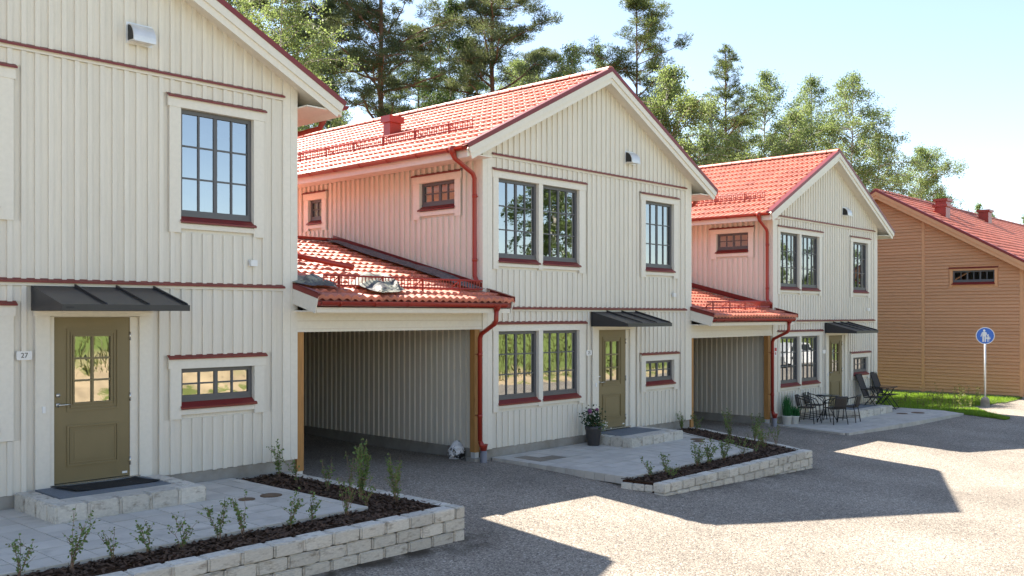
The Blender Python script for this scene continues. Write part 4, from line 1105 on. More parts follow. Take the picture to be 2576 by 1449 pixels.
def shrub(x, y, z, h, stems, label, leaves=60, lean=(0, 0), spread=.10, seed=0, group='young shrubs in the bark beds'):
    h *= .93
    r = np.random.default_rng(1000+seed)
    root = thing('shrub', label, 'shrub', (x, y, z), 0, group)
    paths = []; L_ = []
    for i in range(stems):
        an = r.uniform(0, 6.28); hh = h*r.uniform(.55, 1.0); sp = spread*r.uniform(.4, 1.5)
        p = [np.array((math.cos(an)*.015, math.sin(an)*.015, -.02))]; end = np.array((math.cos(an)*sp+lean[0]*hh, math.sin(an)*sp+lean[1]*hh, hh)); m = 6
        for k in range(1, m): 
            t = k/(m-1); p.append(end*np.array((t**1.3, t**1.3, t))+r.normal(0, .008, 3))
        p = np.array(p); paths.append((p, np.linspace(.0045, .0018, m)))
        nl = int(1.35*leaves/stems*r.uniform(.6, 1.4))
        t = r.random(nl)**.7*(m-1)*.999; t = np.maximum(t, 1.0+.4*r.random(nl)); t = np.minimum(t, m-1.001); i0 = t.astype(int); fr = (t-i0)[:, None]
        L_.append(p[i0]*(1-fr)+p[i0+1]*fr+r.normal(0, .016, (nl, 3)))
        for q in range(2):
            i1 = r.integers(2, m-1); s0 = p[i1]; e = s0+np.array((r.normal(0, .05), r.normal(0, .05), r.uniform(.03, .10)))
            paths.append((np.array([s0, (s0+e)/2+r.normal(0, .005, 3), e]), [.0025, .002, .0014])); L_.append(s0+(e-s0)*r.random((max(3, nl//5), 1))+r.normal(0, .012, (max(3, nl//5), 3)))
    V, F_ = tubes_np(paths, 4); new_obj('stems', mesh_np('stems', V, F_, 'twig'), root)
    V, F_ = leaf_cards(np.concatenate(L_), (.022, .044), r, flat=.3); new_obj('leaves', mesh_np('leaves', V, F_, 'shrub_leaf'), root)
    return root
q1 = 'front bark bed of house 27'; q1b = 'side bark bed of house 27'
SH1 = [(3.17, 8.92, .50, 5, 'leafy slanting shrub at the left end of the front bark bed', 80, (.25, .0)), (3.60, 8.86, .62, 7, 'tallest slanting shrub of the front row at house 27', 130, (.3, .05)),
       (4.02, 8.93, .40, 4, 'slim upright shrub, third from the left at the terrace of house 27', 55, (-.08, 0)), (4.37, 8.93, .36, 5, 'small two-stemmed shrub, fourth from the left at house 27', 70, (.1, 0)),
       (4.68, 8.84, .40, 6, 'fanned thin shrub, fifth from the left in the '+q1, 60, (-.05, .02)), (5.12, 8.90, .48, 5, 'upright leafy shrub in front of the doorstep corner of house 27', 110, (.05, 0)),
       (5.42, 8.93, .52, 6, 'bushy shrub right beside the upright one at the doorstep corner', 120, (-.1, .1)), (5.95, 8.86, .46, 6, 'shrub in the front bed below the small round cover', 95, (.05, 0)),
       (6.28, 8.93, .40, 4, 'narrow green shrub standing against the pale terrace of house 27', 70, (0, 0)), (6.75, 8.90, .52, 9, 'bare twiggy shrub at the bed corner of house 27', 60, (.05, 0)),
       (7.58, 11.1, .46, 4, 'airy shrub with few leaves under the small window of house 27', 75, (-.3, .1)), (7.55, 10.35, .55, 6, 'reddish thin shrub behind the bare one in the '+q1b, 60, (0, .1)),
       (7.42, 9.50, .85, 11, 'tallest bright green bush in the '+q1b, 420, (.05, .05)), (7.20, 9.12, .45, 5, 'short shrub at the inner terrace corner of house 27', 50, (0, 0)),
       (7.62, 9.02, .42, 4, 'short shrub nearest the outer wall corner of house 27', 45, (.0, 0)), (7.74, 9.22, .68, 9, 'green bush leaning over the wall near its right corner', 190, (.12, .1)),
       (7.70, 11.72, .58, 6, 'shrub in front of the carport post at house 27', 120, (-.2, -.1)), (7.62, 10.0, .62, 5, 'thin tall shrub left of the brightest bush at house 27', 60, (0, 0))]
for i, (x, y, h, st_, lb, lv, ln) in enumerate(SH1): shrub(x, y, .415, h, st_, lb, lv, ln, seed=i)
SH2 = [(12.78, 8.80, .42, 4, 'slim shrub at the left end of the bed of house 25', 60, (0, 0)), (13.20, 8.80, .46, 6, 'fanned shrub second from the left in the bed of house 25', 75, (-.05, 0)),
       (14.20, 8.82, .52, 8, 'widest leafy shrub in the front bed of house 25', 190, (.0, 0)), (14.62, 8.84, .50, 7, 'leafy shrub right beside the widest one at house 25', 150, (0, 0)),
       (15.15, 8.84, .55, 9, 'tall leafy shrub in the middle front bed of house 25', 200, (0, 0)), (15.85, 8.86, .40, 5, 'thin shrub by the terrace point of house 25', 60, (.05, 0)),
       (16.3, 8.85, .42, 4, 'sparse shrub left of the brown twiggy bush at house 25', 45, (.05, 0)), (16.95, 9.0, .50, 10, 'brown twiggy bush at the bed corner of house 25', 120, (0, .1)),
       (17.3, 9.25, .55, 8, 'twiggy bush behind the corner one at house 25', 110, (0, .1)), (17.75, 10.2, .72, 8, 'green bush in the side bed of house 25 before the far carport', 200, (0, .05)),
       (18.55, 11.5, .60, 5, 'upright green shrub in front of the far carport opening', 110, (.05, 0)), (18.45, 11.85, .52, 6, 'shrub at the lower right corner of house 25', 120, (-.15, 0)),
       (17.95, 9.75, .68, 7, 'bright bush leaning over the side curb of house 25', 170, (.1, 0)), (17.72, 9.15, .6, 5, 'thin shrub nearest the right wall corner of house 25', 60, (.15, .1)),
       (13.05, 8.55, .22, 5, 'small bright green seedling behind the front blocks of house 25', 70, (0, 0))]
for i, (x, y, h, st_, lb, lv, ln) in enumerate(SH2): shrub(x, y, .12, h, st_, lb, lv, ln, seed=50+i, spread=.13)

# flower pot by house 25
fp = thing('flower_pot', 'dark grey pot with purple dahlias and white flowers by the door of house 25', 'flower pot', (14.93, 11.66, .155)); fp.scale = (.78, .78, .78)
MB().lathe([(.145, 0), (.15, .01), (.205, .40), (.222, .42), (.222, .50), (.205, .50), (.195, .43), (.18, .42)], 26).build('pot', 'pot_dark', fp, True)
MB().lathe([(.19, .42), (.19, .455), (.01, .47)], 16).build('soil', 'soil', fp)
r = np.random.default_rng(77)
c = r.normal(0, 1, (420, 3))*np.array((.12, .12, .14))+np.array((-.02, 0, .66)); c = c[c[:, 2] > .46]
V, F_ = leaf_cards(c, (.05, .10), r, flat=.2); new_obj('dahlia_leaves', mesh_np('dahlia_leaves', V, F_, 'pot_leaf'), fp)
c = r.normal(0, 1, (160, 3))*np.array((.09, .07, .07))+np.array((.24, -.08, .50)); V, F_ = leaf_cards(c, (.03, .055), r); new_obj('trailing_leaves', mesh_np('trailing_leaves', V, F_, 'shrub_leaf'), fp)
MB().tube([(0, 0, .45), (.02, 0, .7), (.03, 0, .93)], .006, 5).tube([(0, 0, .45), (-.12, .0, .7), (-.18, 0, .86)], .006, 5).tube([(0, 0, .45), (.08, 0, .7), (.12, 0, .88)], .006, 5).build('flower_stems', 'twig', fp)
def flower(x, y, z, rad, m, nm, par):
    n = 60; d = r.normal(size=(n, 3)); d /= np.linalg.norm(d, axis=1)[:, None]; V, F_ = leaf_cards(np.array((x, y, z))+d*rad*.55, (rad*.8, rad*1.1), r)
    new_obj(nm, mesh_np(nm, V, F_, m), par)
flower(-.19, -.03, .88, .075, 'petal_purple', 'dahlia_flower', fp); flower(.11, -.03, .90, .065, 'petal_purple', 'dahlia_flower', fp)
flower(.13, -.10, .62, .035, 'petal_pink', 'pink_flower', fp); flower(-.05, -.12, .56, .028, 'petal_pink', 'pink_flower', fp)
for i in range(26):
    a = r.normal(0, 1, 3)*np.array((.09, .07, .06))+np.array((.27, -.09, .50)); flower(*a, .020, 'petal_white', 'white_flower', fp)

def pot_grass(x, y, z, ph, pr, gh, n, label, lean):
    root = thing('grass_pot', label, 'potted plant', (x, y, z), 0, 'white pots beside the far bistro set')
    MB().lathe([(pr*.78, 0), (pr, ph), (pr*1.04, ph), (pr*1.04, ph-.015), (pr*.94, ph-.02), (pr*.9, ph-.03)], 20).build('pot', 'pot_white', root, True)
    MB().lathe([(pr*.9, ph-.03), (pr*.9, ph-.015), (.01, ph-.01)], 14).build('soil', 'soil', root)
    r = np.random.default_rng(int(gh*100))
    V, F_ = blades(n, lambda k: np.stack([r.normal(0, pr*.4, k), r.normal(0, pr*.4, k), np.full(k, ph-.02)], -1), (gh*.5, gh), (.007, .015), lean, r)
    new_obj('grass_blades', mesh_np('grass_blades', V, F_, 'pot_grass_blade'), root)
pot_grass(23.42, 11.78, -.155, .235, .135, .62, 240, 'white pot of tall green grass against the far house', (0, .28))
pot_grass(23.70, 11.70, -.155, .215, .125, .32, 240, 'white pot of short bushy green grass beside the taller one', (.1, .7))

# ------------------------------------------------------------------ bag by the post
def sack():
    import bmesh
    bm = bmesh.new(); bmesh.ops.create_icosphere(bm, subdivisions=4, radius=1.0); rr = random.Random(3)
    ph = [(rr.uniform(2, 7), rr.uniform(2, 7), rr.uniform(2, 7), rr.uniform(0, 6)) for _ in range(7)]
    for v in bm.verts:
        c = v.co.normalized(); d = sum((1-abs(math.sin(c.x*a+c.y*b+c.z*e+p)))*.07 for a, b, e, p in ph)
        v.co = Vector((c.x*.17, c.y*.15, max(c.z, -.8)*.16))*(.8+d)
        if c.z > .75: v.co.z += .05*(c.z-.75)*4
    me = bpy.data.meshes.new('plastic_sack'); bm.to_mesh(me); bm.free(); me.materials.append(MATS['bag']); return me
tag(new_obj('plastic_sack', sack(), None, (12.02, 12.56, .235)), 'crumpled white and black plastic sack beside the carport post', 'sack')

# ------------------------------------------------------------------ garden furniture
def tubeobj(paths, rad, nm, m, par, n=7):
    b_ = MB()
    for p in paths: b_.tube(p, rad, n)
    return b_.build(nm, m, par, True)
def bistro_chair(label, x, y, z, rz):
    root = thing('bistro_chair', label, 'chair', (x, y, z), rz, 'black stacking chairs around the round table')
    # faces +x
    for sy in (-1, 1):
        tubeobj([[(.24, .25*sy, 0), (.20, .22*sy, .43), (.12, .26*sy, .60), (-.05, .28*sy, .655), (-.24, .24*sy, .70)]], .0125, 'arm', 'chair_black', root)
        tubeobj([[(-.24, .23*sy, 0), (-.20, .20*sy, .30), (-.17, .20*sy, .42)]], .0125, 'leg', 'chair_black', root)
        tubeobj([[(-.17, .20*sy, .42), (-.24, .24*sy, .70), (-.27, .17*sy, .735)]], .0115, 'back_post', 'chair_black', root)
        tubeobj([[(.22, .235*sy, .12), (-.22, .22*sy, .16)]], .008, 'side_rail', 'chair_black', root)
    seat = MB(); n = 9
    for j in range(n):
        for i in range(n):
            u, v = i/(n-1), j/(n-1); seat.v.append((-.20+.41*u, (-.205+.41*v), .425-.02*math.sin(math.pi*u)*math.sin(math.pi*v)+.012*u))
    for j in range(n-1):
        for i in range(n-1): a = j*n+i; seat.f.append((a, a+1, a+n+1, a+n))
    so_ = seat.build('seat', 'wicker', root); md = so_.modifiers.new('thickness', 'SOLIDIFY'); md.thickness = .022
    bk = MB()
    for j in range(6):
        for i in range(11):
            u, v = i/10, j/5; an = (u-.5)*1.5; rr_ = .27; bk.v.append((-.20-.06*v-rr_*(math.cos(an)-.75)*.55, math.sin(an)*rr_*(1-.04*v)*1.05, .44+.30*v))
    for j in range(5):
        for i in range(10): a = j*11+i; bk.f.append((a, a+1, a+12, a+11))
    bo_ = bk.build('backrest', 'wicker', root, True); md = bo_.modifiers.new('thickness', 'SOLIDIFY'); md.thickness = .014
    tubeobj([[bk.v[55+i] for i in range(11)]], .0135, 'top_rail', 'chair_black', bo_)
    return root
TZ = -.155
bistro_chair('black bistro chair nearest the white grass pots', 24.12, 11.56, TZ, R(-75))
bistro_chair('black bistro chair behind the round table, partly hidden by its top', 24.98, 11.72, TZ, R(-85))
bistro_chair('black bistro chair with its back to the yard, in front of the round table', 24.42, 10.90, TZ, R(62))
bistro_chair('black bistro chair in front of the doorstep of the far house', 25.18, 10.84, TZ, R(98))
bt = thing('bistro_table', 'round glass bistro table among four black chairs', 'table', (24.88, 11.33, TZ))
MB().lathe([(.31, .712), (.318, .718), (.312, .724)], 32).build('table_top', 'table_glass', bt, True)
tubeobj([[(.318*math.cos(2*math.pi*i/28), .318*math.sin(2*math.pi*i/28), .708) for i in range(29)]], .011, 'table_rim', 'chair_black', bt)
for k in range(4):
    a = math.pi/4+math.pi/2*k
    tubeobj([[(.30*math.cos(a), .30*math.sin(a), .70), (.12*math.cos(a), .12*math.sin(a), .55), (.10*math.cos(a), .10*math.sin(a), .32), (.28*math.cos(a), .28*math.sin(a), 0)]], .0115, 'leg', 'chair_black', bt)
tubeobj([[(.12*math.cos(2*math.pi*i/20), .12*math.sin(2*math.pi*i/20), .50) for i in range(21)], [(.17*math.cos(2*math.pi*i/20), .17*math.sin(2*math.pi*i/20), .18) for i in range(21)]], .008, 'leg_ring', 'chair_black', bt)

def recliner(label, x, y, z, rz):
    root = thing('reclining_chair', label, 'chair', (x, y, z), rz, 'high-backed folding chairs by the far house')
    # faces +x, width along y
    bk = MB(); n = 8
    for (nm, a, b_) in (('seat', (-.20, .42), (.26, .44)), ('backrest', (-.20, .44), (-.44, 1.10))):
        m = MB(); 
        m.v = [(a[0], -.235, a[1]), (a[0], .235, a[1]), (b_[0], .235, b_[1]), (b_[0], -.235, b_[1])]; m.f = [(0, 1, 2, 3)]
        o = m.build(nm, 'textile_dark', root); md = o.modifiers.new('thickness', 'SOLIDIFY'); md.thickness = .008
        for sy in (-1, 1): tubeobj([[(a[0], .245*sy, a[1]), (b_[0], .245*sy, b_[1])]], .014, 'side_tube', 'chair_black', o)
        tubeobj([[(b_[0], -.245, b_[1]), (b_[0], .245, b_[1])]], .014, 'cross_tube', 'chair_black', o)
    for sy in (-1, 1):
        tubeobj([[(.28, .27*sy, 0), (-.02, .27*sy, .42), (-.16, .27*sy, .66)]], .013, 'leg', 'chair_black', root)
        tubeobj([[(-.34, .265*sy, 0), (.02, .265*sy, .42), (.14, .265*sy, .66)]], .013, 'leg', 'chair_black', root)
        B(-.30, .22, .25*sy-.024, .25*sy+.024, .655, .680).build('armrest', 'chair_black', root)
        tubeobj([[(-.26, .25*sy, .60), (-.30, .25*sy, .67)]], .010, 'arm_link', 'chair_black', root)
    tubeobj([[(.28, -.27, .012), (.28, .27, .012)], [(-.34, -.265, .012), (-.34, .265, .012)]], .012, 'foot_bar', 'chair_black', root)
recliner('high-backed black folding chair nearer the doorstep of the far house', 28.45, 11.50, TZ, R(-85))
recliner('high-backed black folding chair beside the lawn', 29.68, 11.56, TZ, R(-88))
ft = thing('folding_table', 'small folding glass table between the two high-backed chairs', 'table', (29.12, 11.45, TZ))
B(-.30, .30, -.30, .30, .700, .708).build('table_top', 'table_glass', ft)
tubeobj([[(-.305, -.305, .695), (.305, -.305, .695), (.305, .305, .695), (-.305, .305, .695), (-.305, -.305, .695)]], .013, 'table_rim', 'chair_black', ft)
for sx in (-1, 1):
    tubeobj([[(.26*sx, -.28, 0), (.26*sx, .25, .69)]], .012, 'leg', 'chair_black', ft); tubeobj([[(.24*sx, .28, 0), (.24*sx, -.25, .69)]], .012, 'leg', 'chair_black', ft)

# ------------------------------------------------------------------ lawn and weeds
lawn_a = [(30.14, 12.3), (30.14, 10.62), (31.1, 10.35), (32.55, 9.75), (34.2, 9.42), (36.0, 9.36), (36.0, 24.0), (30.1, 24.0)]
lawn_b = [(30.14, 10.45), (30.14, 10.08), (29.95, 9.55), (29.35, 8.05), (29.75, 8.05), (30.6, 8.9), (31.6, 9.55), (31.0, 10.1)]
def in_poly(P, poly):
    x, y = P[:, 0], P[:, 1]; ins = np.zeros(len(P), bool); j = len(poly)-1
    for i in range(len(poly)):
        xi, yi = poly[i]; xj, yj = poly[j]; t = ((yi > y) != (yj > y)) & (x < (xj-xi)*(y-yi)/(yj-yi+1e-12)+xi); ins ^= t; j = i
    return ins
def scatter(poly, n, r):
    q = np.array(poly); out = []
    while sum(len(o) for o in out) < n:
        P = q.min(0)+(q.max(0)-q.min(0))*r.random((n, 2)); out.append(P[in_poly(P, poly)])
    return np.concatenate(out)[:n]
r = np.random.default_rng(5)
near_a = [p if p[1] < 16 else (p[0], 16.0) for p in lawn_a]
def gpts(poly, n): 
    P = scatter(poly, n, r); return np.concatenate([P, ground_z(P[:, 0], P[:, 1])[:, None]], 1)
Vs = []; Fs = []; o_ = 0
for poly, n, h in ((near_a, 34000, (.05, .12)), (lawn_b, 9000, (.04, .10))):
    V, F_ = blades(n, lambda k: gpts(poly, k), h, (.008, .016), (.1, .7), r); Vs.append(V); Fs.append(F_+o_); o_ += len(V)
tag(new_obj('grass', mesh_np('grass', np.concatenate(Vs), np.concatenate(Fs), 'grass_blade')), 'bright green lawn grass between the far cream house and the ochre house', 'grass', kind='stuff')
# sod under the blades
for poly, lb in ((lawn_a, 'lawn ground between the far cream house and the ochre house'), (lawn_b, 'strip of lawn at the corner of the far terrace')):
    q = np.array(poly); st = .2; ax = np.arange(q[:, 0].min(), q[:, 0].max()+st, st); ay = np.arange(q[:, 1].min(), q[:, 1].max()+st, st)
    AX, AY = np.meshgrid(ax, ay); Vl = np.stack([AX, AY, ground_z(AX, AY)+.018], -1).reshape(-1, 3); idl = np.arange(AX.size).reshape(AX.shape)
    Fl = np.stack([idl[:-1, :-1], idl[:-1, 1:], idl[1:, 1:], idl[1:, :-1]], -1).reshape(-1, 4); cen = Vl[Fl].mean(1)
    tag(new_obj('lawn', mesh_np('lawn', Vl, Fl[in_poly(cen[:, :2], poly)], 'sod')), lb, 'lawn', kind='structure')
# weeds: tall dry stalks
wv = []; wl_ = []
Pw = np.array([(30.5, 10.9), (30.8, 11.6), (31.2, 10.7), (31.5, 11.3), (31.9, 10.6), (32.1, 11.8), (32.4, 10.9), (32.8, 11.3), (33.2, 10.4), (33.4, 11.2), (33.8, 10.7), (34.3, 10.3), (34.6, 10.9), (30.6, 10.2), (31.0, 9.8), (31.4, 9.7), (32.2, 10.0), (30.2, 9.6), (32.9, 9.9), (31.7, 10.15)])
for (x, y) in Pw:
    for k in range(3):
        g = np.array((x+r.normal(0, .12), y+r.normal(0, .12), float(ground_z(x, y)))); hh = r.uniform(.25, .62); e = g+np.array((r.normal(0, .08), r.normal(0, .08), hh))
        wv.append((np.array([g, (g+e)/2+r.normal(0, .012, 3), e]), [.006, .005, .003])); t = r.random((16, 1))**.6; wl_.append(g+(e-g)*t+r.normal(0, .03, (16, 3)))
V1, F1 = tubes_np(wv, 4); V2, F2 = leaf_cards(np.concatenate(wl_), (.03, .065), r)
tag(new_obj('weeds', mesh_np('weeds', np.concatenate([V1, V2]), np.concatenate([F1, F2+len(V1)]), 'weed_leaf')), 'dry yellowish weeds standing in the lawn before the ochre house', 'weeds', kind='stuff')

# ------------------------------------------------------------------ trees
def at_px(px, depth):
    """a place on the ground seen in column px (2576 wide frame) at a depth along the view axis."""
    a = R(42.905); u = (px-1288)/2380
    return (depth*(math.cos(a)+u*math.sin(a)), depth*(math.sin(a)-u*math.cos(a)))
def top_z(py, depth): return CZ+(793-py)/2380*depth

def pine(px, depth, top, crown0, rad, label, seed, nb=42, needle='pine_needle', tr=.20, conical=False, gz=-1.2, clump=1.0, dens=1.0):
    r = np.random.default_rng(seed); x, y = at_px(px, depth); root = thing('pine_tree', label, 'tree', (x, y, gz), 0, 'trees standing behind the houses')
    Ht = top-gz; c0 = crown0-gz
    m = 12; hz = np.linspace(0, Ht, m); bend = np.cumsum(r.normal(0, .05, (m, 2)), 0); bend -= bend[0]
    tp = np.stack([bend[:, 0], bend[:, 1], hz], -1); trad = tr*(1-.80*(hz/Ht))
    paths = [(tp, trad)]
    def tpos(h):
        t = h/Ht*(m-1); i = min(int(t), m-2); return tp[i]+(tp[i+1]-tp[i])*(t-i)
    cl = []
    for b in range(nb):
        f = (b+r.random())/nb; h = c0+(Ht-c0)*(f**.9)*.97; ck = (1-.62*f) if conical else 1.0
        shape = (1-f)**.75*.95+.12 if conical else (math.sin(math.pi*min(1, .22+.78*f))**.6*.9+.12)
        Lb = rad*shape*r.uniform(.6, 1.15); an = r.uniform(0, 6.28); el = r.uniform(-.15, .35)+.5*f
        s0 = tpos(h); k = 6; pts = [s0]; d = np.array((math.cos(an)*math.cos(el), math.sin(an)*math.cos(el), math.sin(el))); p = s0.copy()
        for q in range(k-1):
            d = d+r.normal(0, .16, 3)+np.array((0, 0, .05)); d /= np.linalg.norm(d); p = p+d*Lb/(k-1); pts.append(p.copy())
        pts = np.array(pts); br = max(.012, tr*.30*(1-f*.7)); paths.append((pts, np.linspace(br, br*.3, k)))
        ns = max(3, int(Lb*2.6))
        for q in range(ns):
            t = .3+.7*r.random(); i = min(int(t*(k-1)), k-2); a0 = pts[i]+(pts[i+1]-pts[i])*(t*(k-1)-i)
            dd = r.normal(0, 1, 3); dd[2] = abs(dd[2])*.35; dd /= np.linalg.norm(dd); sl = Lb*.30*r.uniform(.5, 1.2); e = a0+dd*sl
            paths.append((np.array([a0, (a0+e)/2+r.normal(0, .03, 3), e]), [br*.4, br*.3, .006]))
            cl.append((e, r.uniform(.26, .46)*clump*ck)); 
            if r.random() < .6: cl.append(((a0+e)/2, r.uniform(.2, .34)*clump*ck))
        cl.append((pts[-1], r.uniform(.3, .5)*clump*ck))
    for q in range(10): cl.append((tpos(Ht*(.93+.07*q/9))+r.normal(0, .05, 3), (.13 if conical else .22)*clump))
    V, F_ = tubes_np(paths, 6); new_obj('trunk', mesh_np('trunk', V, F_, 'pine_bark'), root)
    C = []; D = []
    for (c, rr_) in cl:
        n = int(230*dens*(rr_/.4)**1.7); d = r.normal(size=(n, 3)); d /= np.linalg.norm(d, axis=1)[:, None]
        C.append(c+d*(rr_*r.random(n)[:, None]**.5)*np.array((1, 1, .55))); d[:, 2] = d[:, 2]*.6+.45; D.append(d+r.normal(0, .4, (n, 3)))
    C = np.concatenate(C); D = np.concatenate(D); D /= np.linalg.norm(D, axis=1)[:, None]; n = len(C)
    Ln = r.uniform(.10, .20, n)*clump; Wd = r.uniform(.022, .042, n)*clump; u = r.normal(size=(n, 3)); wv_ = np.cross(D, u); wv_ /= np.linalg.norm(wv_, axis=1)[:, None]
    V = np.stack([C-wv_*Wd[:, None]*.5, C+wv_*Wd[:, None]*.5, C+D*Ln[:, None]], 1).reshape(-1, 3)
    new_obj('crown', mesh_np('crown', V, np.arange(n*3).reshape(-1, 3), needle), root)

def birch(px, depth, top, crown0, rad, label, seed, nl=15000, leaf='birch_leaf', size=(.06, .105), gz=-1.2, droop=.5, tr=.11, pos=None, grp='trees standing behind the houses', nb=85):
    r = np.random.default_rng(seed); x, y = pos if pos else at_px(px, depth); root = thing('birch_tree', label, 'tree', (x, y, gz), 0, grp)
    Ht = top-gz; c0 = crown0-gz; m = 10; hz = np.linspace(0, Ht, m); bend = np.cumsum(r.normal(0, .09, (m, 2)), 0); bend -= bend[0]
    tp = np.stack([bend[:, 0], bend[:, 1], hz], -1); paths = [(tp, tr*(1-.88*(hz/Ht)))]; tw = []
    def tpos(h):
        t = h/Ht*(m-1); i = min(int(t), m-2); return tp[i]+(tp[i+1]-tp[i])*(t-i)
    for b in range(nb):
        f = (b+r.random())/nb; h = c0+(Ht-c0)*f*.96; shape = (math.sin(math.pi*min(1, .22+.78*f))**.8*(1-.38*f)*1.2+.07)
        Lb = rad*shape*r.uniform(.5, 1.25); an = r.uniform(0, 6.28); el = r.uniform(.2, .8)+.25*f; d = np.array((math.cos(an)*math.cos(el), math.sin(an)*math.cos(el), math.sin(el))); p = tpos(h); pts = [p.copy()]; k = 6
        for q in range(k-1):
            d = d+r.normal(0, .12, 3)-np.array((0, 0, .16*droop*2)); d /= np.linalg.norm(d); p = p+d*Lb/(k-1)*1.1; pts.append(p.copy())
        pts = np.array(pts); br = .03*(1-.6*f)+.006; paths.append((pts, np.linspace(br, .006, k)))
        for q in range(max(3, int(Lb*3.5))):
            t = .25+.75*r.random(); i = min(int(t*(k-1)), k-2); a0 = pts[i]+(pts[i+1]-pts[i])*(t*(k-1)-i); sl = r.uniform(.3, .9)*min(1, rad/1.6); e = a0+np.array((r.normal(0, .3)*sl, r.normal(0, .3)*sl, r.uniform(-1, .25)*sl*droop*1.3)); 
            md = (a0+e)/2+np.array((0, 0, .08)); tw.append((a0, md, e)); paths.append((np.array([a0, md, e]), [.007, .005, .003]))
    V, F_ = tubes_np(paths, 5); new_obj('trunk', mesh_np('trunk', V, F_, 'birch_bark'), root)
    tw = np.array(tw); nl = int(nl*1.75); i = r.integers(0, len(tw), nl); t = r.random((nl, 1)); a, b_, e = tw[i, 0], tw[i, 1], tw[i, 2]
    P = (1-t)**2*a+2*t*(1-t)*b_+t*t*e+r.normal(0, .13, (nl, 3)); 
    V, F_ = leaf_cards(P, size, r, droop=.5); new_obj('crown', mesh_np('crown', V, F_, leaf), root)

# big pines rising out of the picture
pine(943, 42, 21.5, 9.2, 3.3, 'tall pine with a thick reddish trunk behind the red roof vent', 11, nb=54, tr=.24, dens=.82)
pine(1243, 43, 22.0, 11.0, 3.0, 'tall pine with an upright trunk behind the ridge of house 25', 12, nb=50, tr=.22, dens=.82)
pine(738, 43, 22.5, 11.0, 3.0, 'tall dark pine behind the verge of house 27', 13, nb=44, tr=.18)
pine(822, 52, 20.5, 9.5, 2.6, 'dark pine between the house 27 roof and the thick pine', 14, nb=40, tr=.16)
pine(1060, 52, 18.5, 8.5, 2.6, 'low broad pine between the two tall trunks', 15, nb=40, needle='pine_needle_light', tr=.15)
pine(1355, 54, 17.8, 10.5, 2.6, 'pine right of the upright trunk, crown low', 16, nb=42, tr=.15)
pine(985, 60, 15.5, 9.0, 2.6, 'small pine low behind the thick trunk', 27, nb=38, tr=.13)
pine(1612, 40, 16.2, 9.5, 2.1, 'bright green pine above the ridge of house 25', 17, nb=44, needle='pine_needle_light', tr=.12, clump=.82, dens=.9)
pine(1828, 45, 15.7, 8.2, 2.5, 'pointed pine between the roofs of house 25 and the far house', 18, nb=56, tr=.13, conical=True, clump=.85, dens=.9, needle='pine_needle_light')
pine(1165, 60, 20.0, 8.5, 3.0, 'low pine behind the birches by the upright trunk', 52, nb=32, needle='pine_needle_light', tr=.13)
birch(800, 50, 17.0, 9.0, 2.4, 'green birch behind the dark pine by house 27', 53, nl=13000)
birch(1310, 50, 16.5, 9.5, 2.2, 'green birch close right of the upright pine', 55, nl=12000)
# birches
birch(672, 33, 15.4, 6.0, 2.6, 'sunlit birch right over the verge of house 27', 31, nl=20000)
birch(585, 36, 16.0, 9.5, 2.2, 'birch behind the roof slope of house 27', 32, nl=14000)
birch(1130, 44, 17.8, 8.0, 2.0, 'dark narrow birch between the two tall pines', 33, nl=17000, leaf='birch_leaf_shaded', tr=.10)
birch(1195, 50, 14.5, 8.0, 2.2, 'green birch close left of the upright pine', 34, nl=12000)
birch(1425, 42, 15.0, 8.5, 2.0, 'light birch left of the gable peak of house 25', 35, nl=12000)
birch(1492, 50, 17.3, 10.0, .75, 'thin birch tip above the gable peak of house 25', 36, nl=4500)
birch(1536, 46, 15.0, 10.0, 1.0, 'small birch just behind the peak of house 25', 46, nl=6000)
birch(1700, 36, 12.2, 6.5, 2.5, 'broad light birch over the right roof slope of house 25', 37, nl=22000)
birch(1775, 44, 12.8, 7.0, 2.2, 'birch left of the pointed pine', 47, nl=11000)
birch(1940, 48, 15.2, 8.5, 2.2, 'birch close right of the pointed pine', 38, nl=13000)
birch(2040, 50, 15.6, 8.0, 2.3, 'slim birch above the ridge of the far house', 39, nl=15000)
birch(2000, 44, 12.4, 7.0, 2.4, 'low birch behind the roof of the far house', 48, nl=13000)
birch(2145, 47, 14.8, 7.5, 2.6, 'weeping birch above the peak of the far house', 40, nl=19000)
birch(2218, 50, 12.4, 7.0, 1.7, 'birch behind the right slope of the far house', 41, nl=9000)
birch(2312, 55, 12.6, 7.0, 2.4, 'round birch behind the ridge of the ochre house', 42, nl=17000)
birch(2375, 58, 10.2, 7.0, 1.0, 'small birch at the right of the round one', 43, nl=6000)
birch(2465, 85, 12.9, 7.0, .7, 'small far birch top above the ochre house vents', 44, nl=1800, size=(.10, .17))
birch(2500, 90, 12.6, 7.0, .7, 'second small far birch top above the ochre roof', 45, nl=1500, size=(.10, .17))
birch(2572, 75, 10.8, 6.0, .9, 'far birch top at the right edge above the ochre roof', 49, nl=2500, size=(.10, .16))

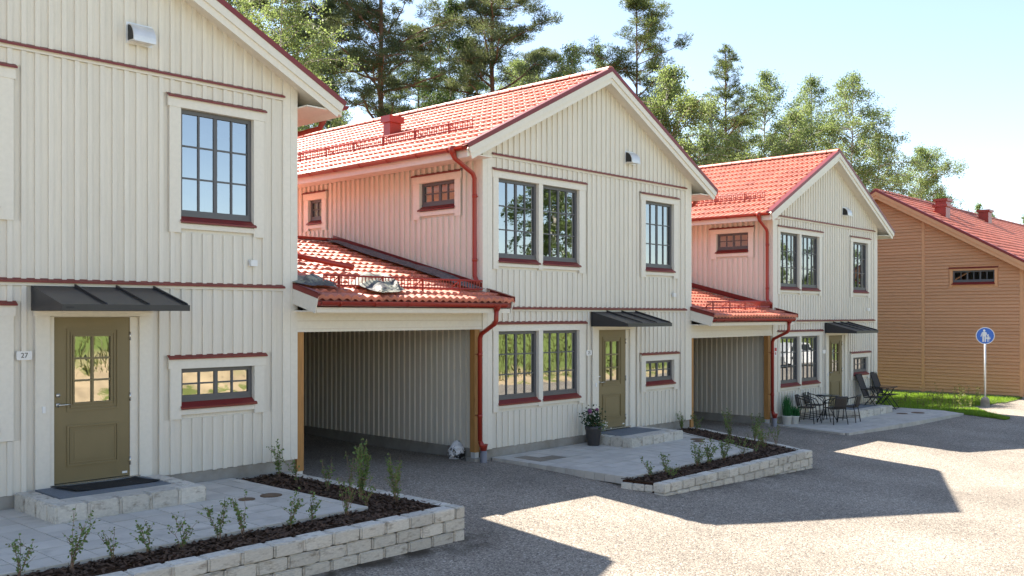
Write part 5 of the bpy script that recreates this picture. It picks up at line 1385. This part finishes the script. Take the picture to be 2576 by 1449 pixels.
# ------------------------------------------------------------------ bank, birches and car across the yard (mirrored in the panes)
bx = np.arange(-30, 110, 1.0); by = np.concatenate([np.arange(-5, -16, -.7), [-20, -40]])
BX, BY = np.meshgrid(bx, by); s_ = np.clip((-5.0-BY)/9.0, 0, 1); BZ = -.55+5.2*(s_*s_*(3-2*s_))*.95+r.normal(0, .09, BX.shape)*(s_ > 0.02)
id_ = np.arange(BX.size).reshape(BX.shape); F_ = np.stack([id_[:-1, :-1], id_[1:, :-1], id_[1:, 1:], id_[:-1, 1:]], -1).reshape(-1, 4)
me = mesh_np('earth_bank', np.stack([BX, BY, BZ], -1).reshape(-1, 3), F_, 'bank_soil'); me.polygons.foreach_set('use_smooth', [True]*len(me.polygons))
tag(new_obj('earth_bank', me), 'sandy grass-topped bank across the yard, mirrored in the windows', 'bank', kind='structure')
def bankz(X, Y): s2 = np.clip((-5.0-Y)/9.0, 0, 1); return -.55+4.94*(s2*s2*(3-2*s2))
n = 22000; X = r.uniform(0, 75, n); Y = np.where(X > 22, r.uniform(-15, -6.2, n), r.uniform(-15, -7.9, n))
V, F_ = blades(n, lambda k: np.stack([X, Y, bankz(X, Y)-.05], -1), (.2, .6), (.03, .06), (.1, .6), r)
tag(new_obj('tall_grass', mesh_np('tall_grass', V, F_, 'weed_leaf')), 'tall grass on the bank, mirrored in the ground floor panes', 'grass', kind='stuff')
c = np.concatenate([np.array((x, y, float(bankz(x, y))+.5))+r.normal(0, 1, (900, 3))*np.array((.8, .5, .5)) for (x, y) in ((19, -8.5), (21, -9), (23.5, -8), (30, -10), (36, -10), (46, -9), (60, -8), (64, -9), (69, -8))])
V, F_ = leaf_cards(c, (.10, .18), r); tag(new_obj('bank_vegetation', mesh_np('bank_vegetation', V, F_, 'birch_leaf')), 'bushes on the bank, mirrored in the panes', 'bushes', kind='stuff')
birch(0, 0, 13.5, 5.0, 3.0, 'weeping birch on the bank, mirrored in the upper windows of house 25', 61, nl=16000, size=(.10, .18), pos=(42.5, -12), gz=4.0, droop=.9, grp='birches on the bank across the yard')
birch(0, 0, 12.0, 4.0, 3.2, 'birch on the bank, mirrored in the upper windows of the far house', 62, nl=13000, size=(.12, .2), pos=(68, -12), gz=4.0, droop=.8, grp='birches on the bank across the yard')
birch(0, 0, 11.0, 3.0, 3.2, 'rightmost birch on the bank, mirrored in the far house', 63, nl=13000, size=(.12, .2), pos=(75, -10), gz=3.0, droop=.8, grp='birches on the bank across the yard')

def car(x, y, z, rz):
    root = thing('parked_car', 'white car parked across the yard, mirrored in the far house windows', 'car', (x, y, z), rz)
    MB().prism([(-2.1, .25), (-2.15, .62), (-1.95, .92), (-.9, .98), (1.0, .98), (1.9, .86), (2.15, .62), (2.1, .25)], -.86, .86, 'y').build('body', 'car_white', root)
    MB().prism([(-1.75, .965), (-1.25, 1.45), (.35, 1.47), (1.05, .965)], -.74, .74, 'y').build('cabin', 'car_white', root)
    for sy in (-1, 1):
        y0, y1 = (.742, .748) if sy > 0 else (-.748, -.742)
        MB().prism([(-1.55, 1.0), (-1.17, 1.40), (-.48, 1.41), (-.48, 1.0)], y0, y1, 'y').build('side_window', 'car_glass', root); MB().prism([(-.40, 1.0), (-.40, 1.41), (.30, 1.41), (.85, 1.0)], y0, y1, 'y').build('side_window', 'car_glass', root)
        for xx in (-1.32, 1.32): 
            wh = MB().tube([(xx, .70*sy, .32), (xx, .885*sy, .32)], .32, 18).build('wheel', 'ink', root); MB().tube([(xx, .886*sy, .32), (xx, .895*sy, .32)], .19, 14).build('rim', 'galv', wh)
car(56.0, -3.4, -.45, R(12))
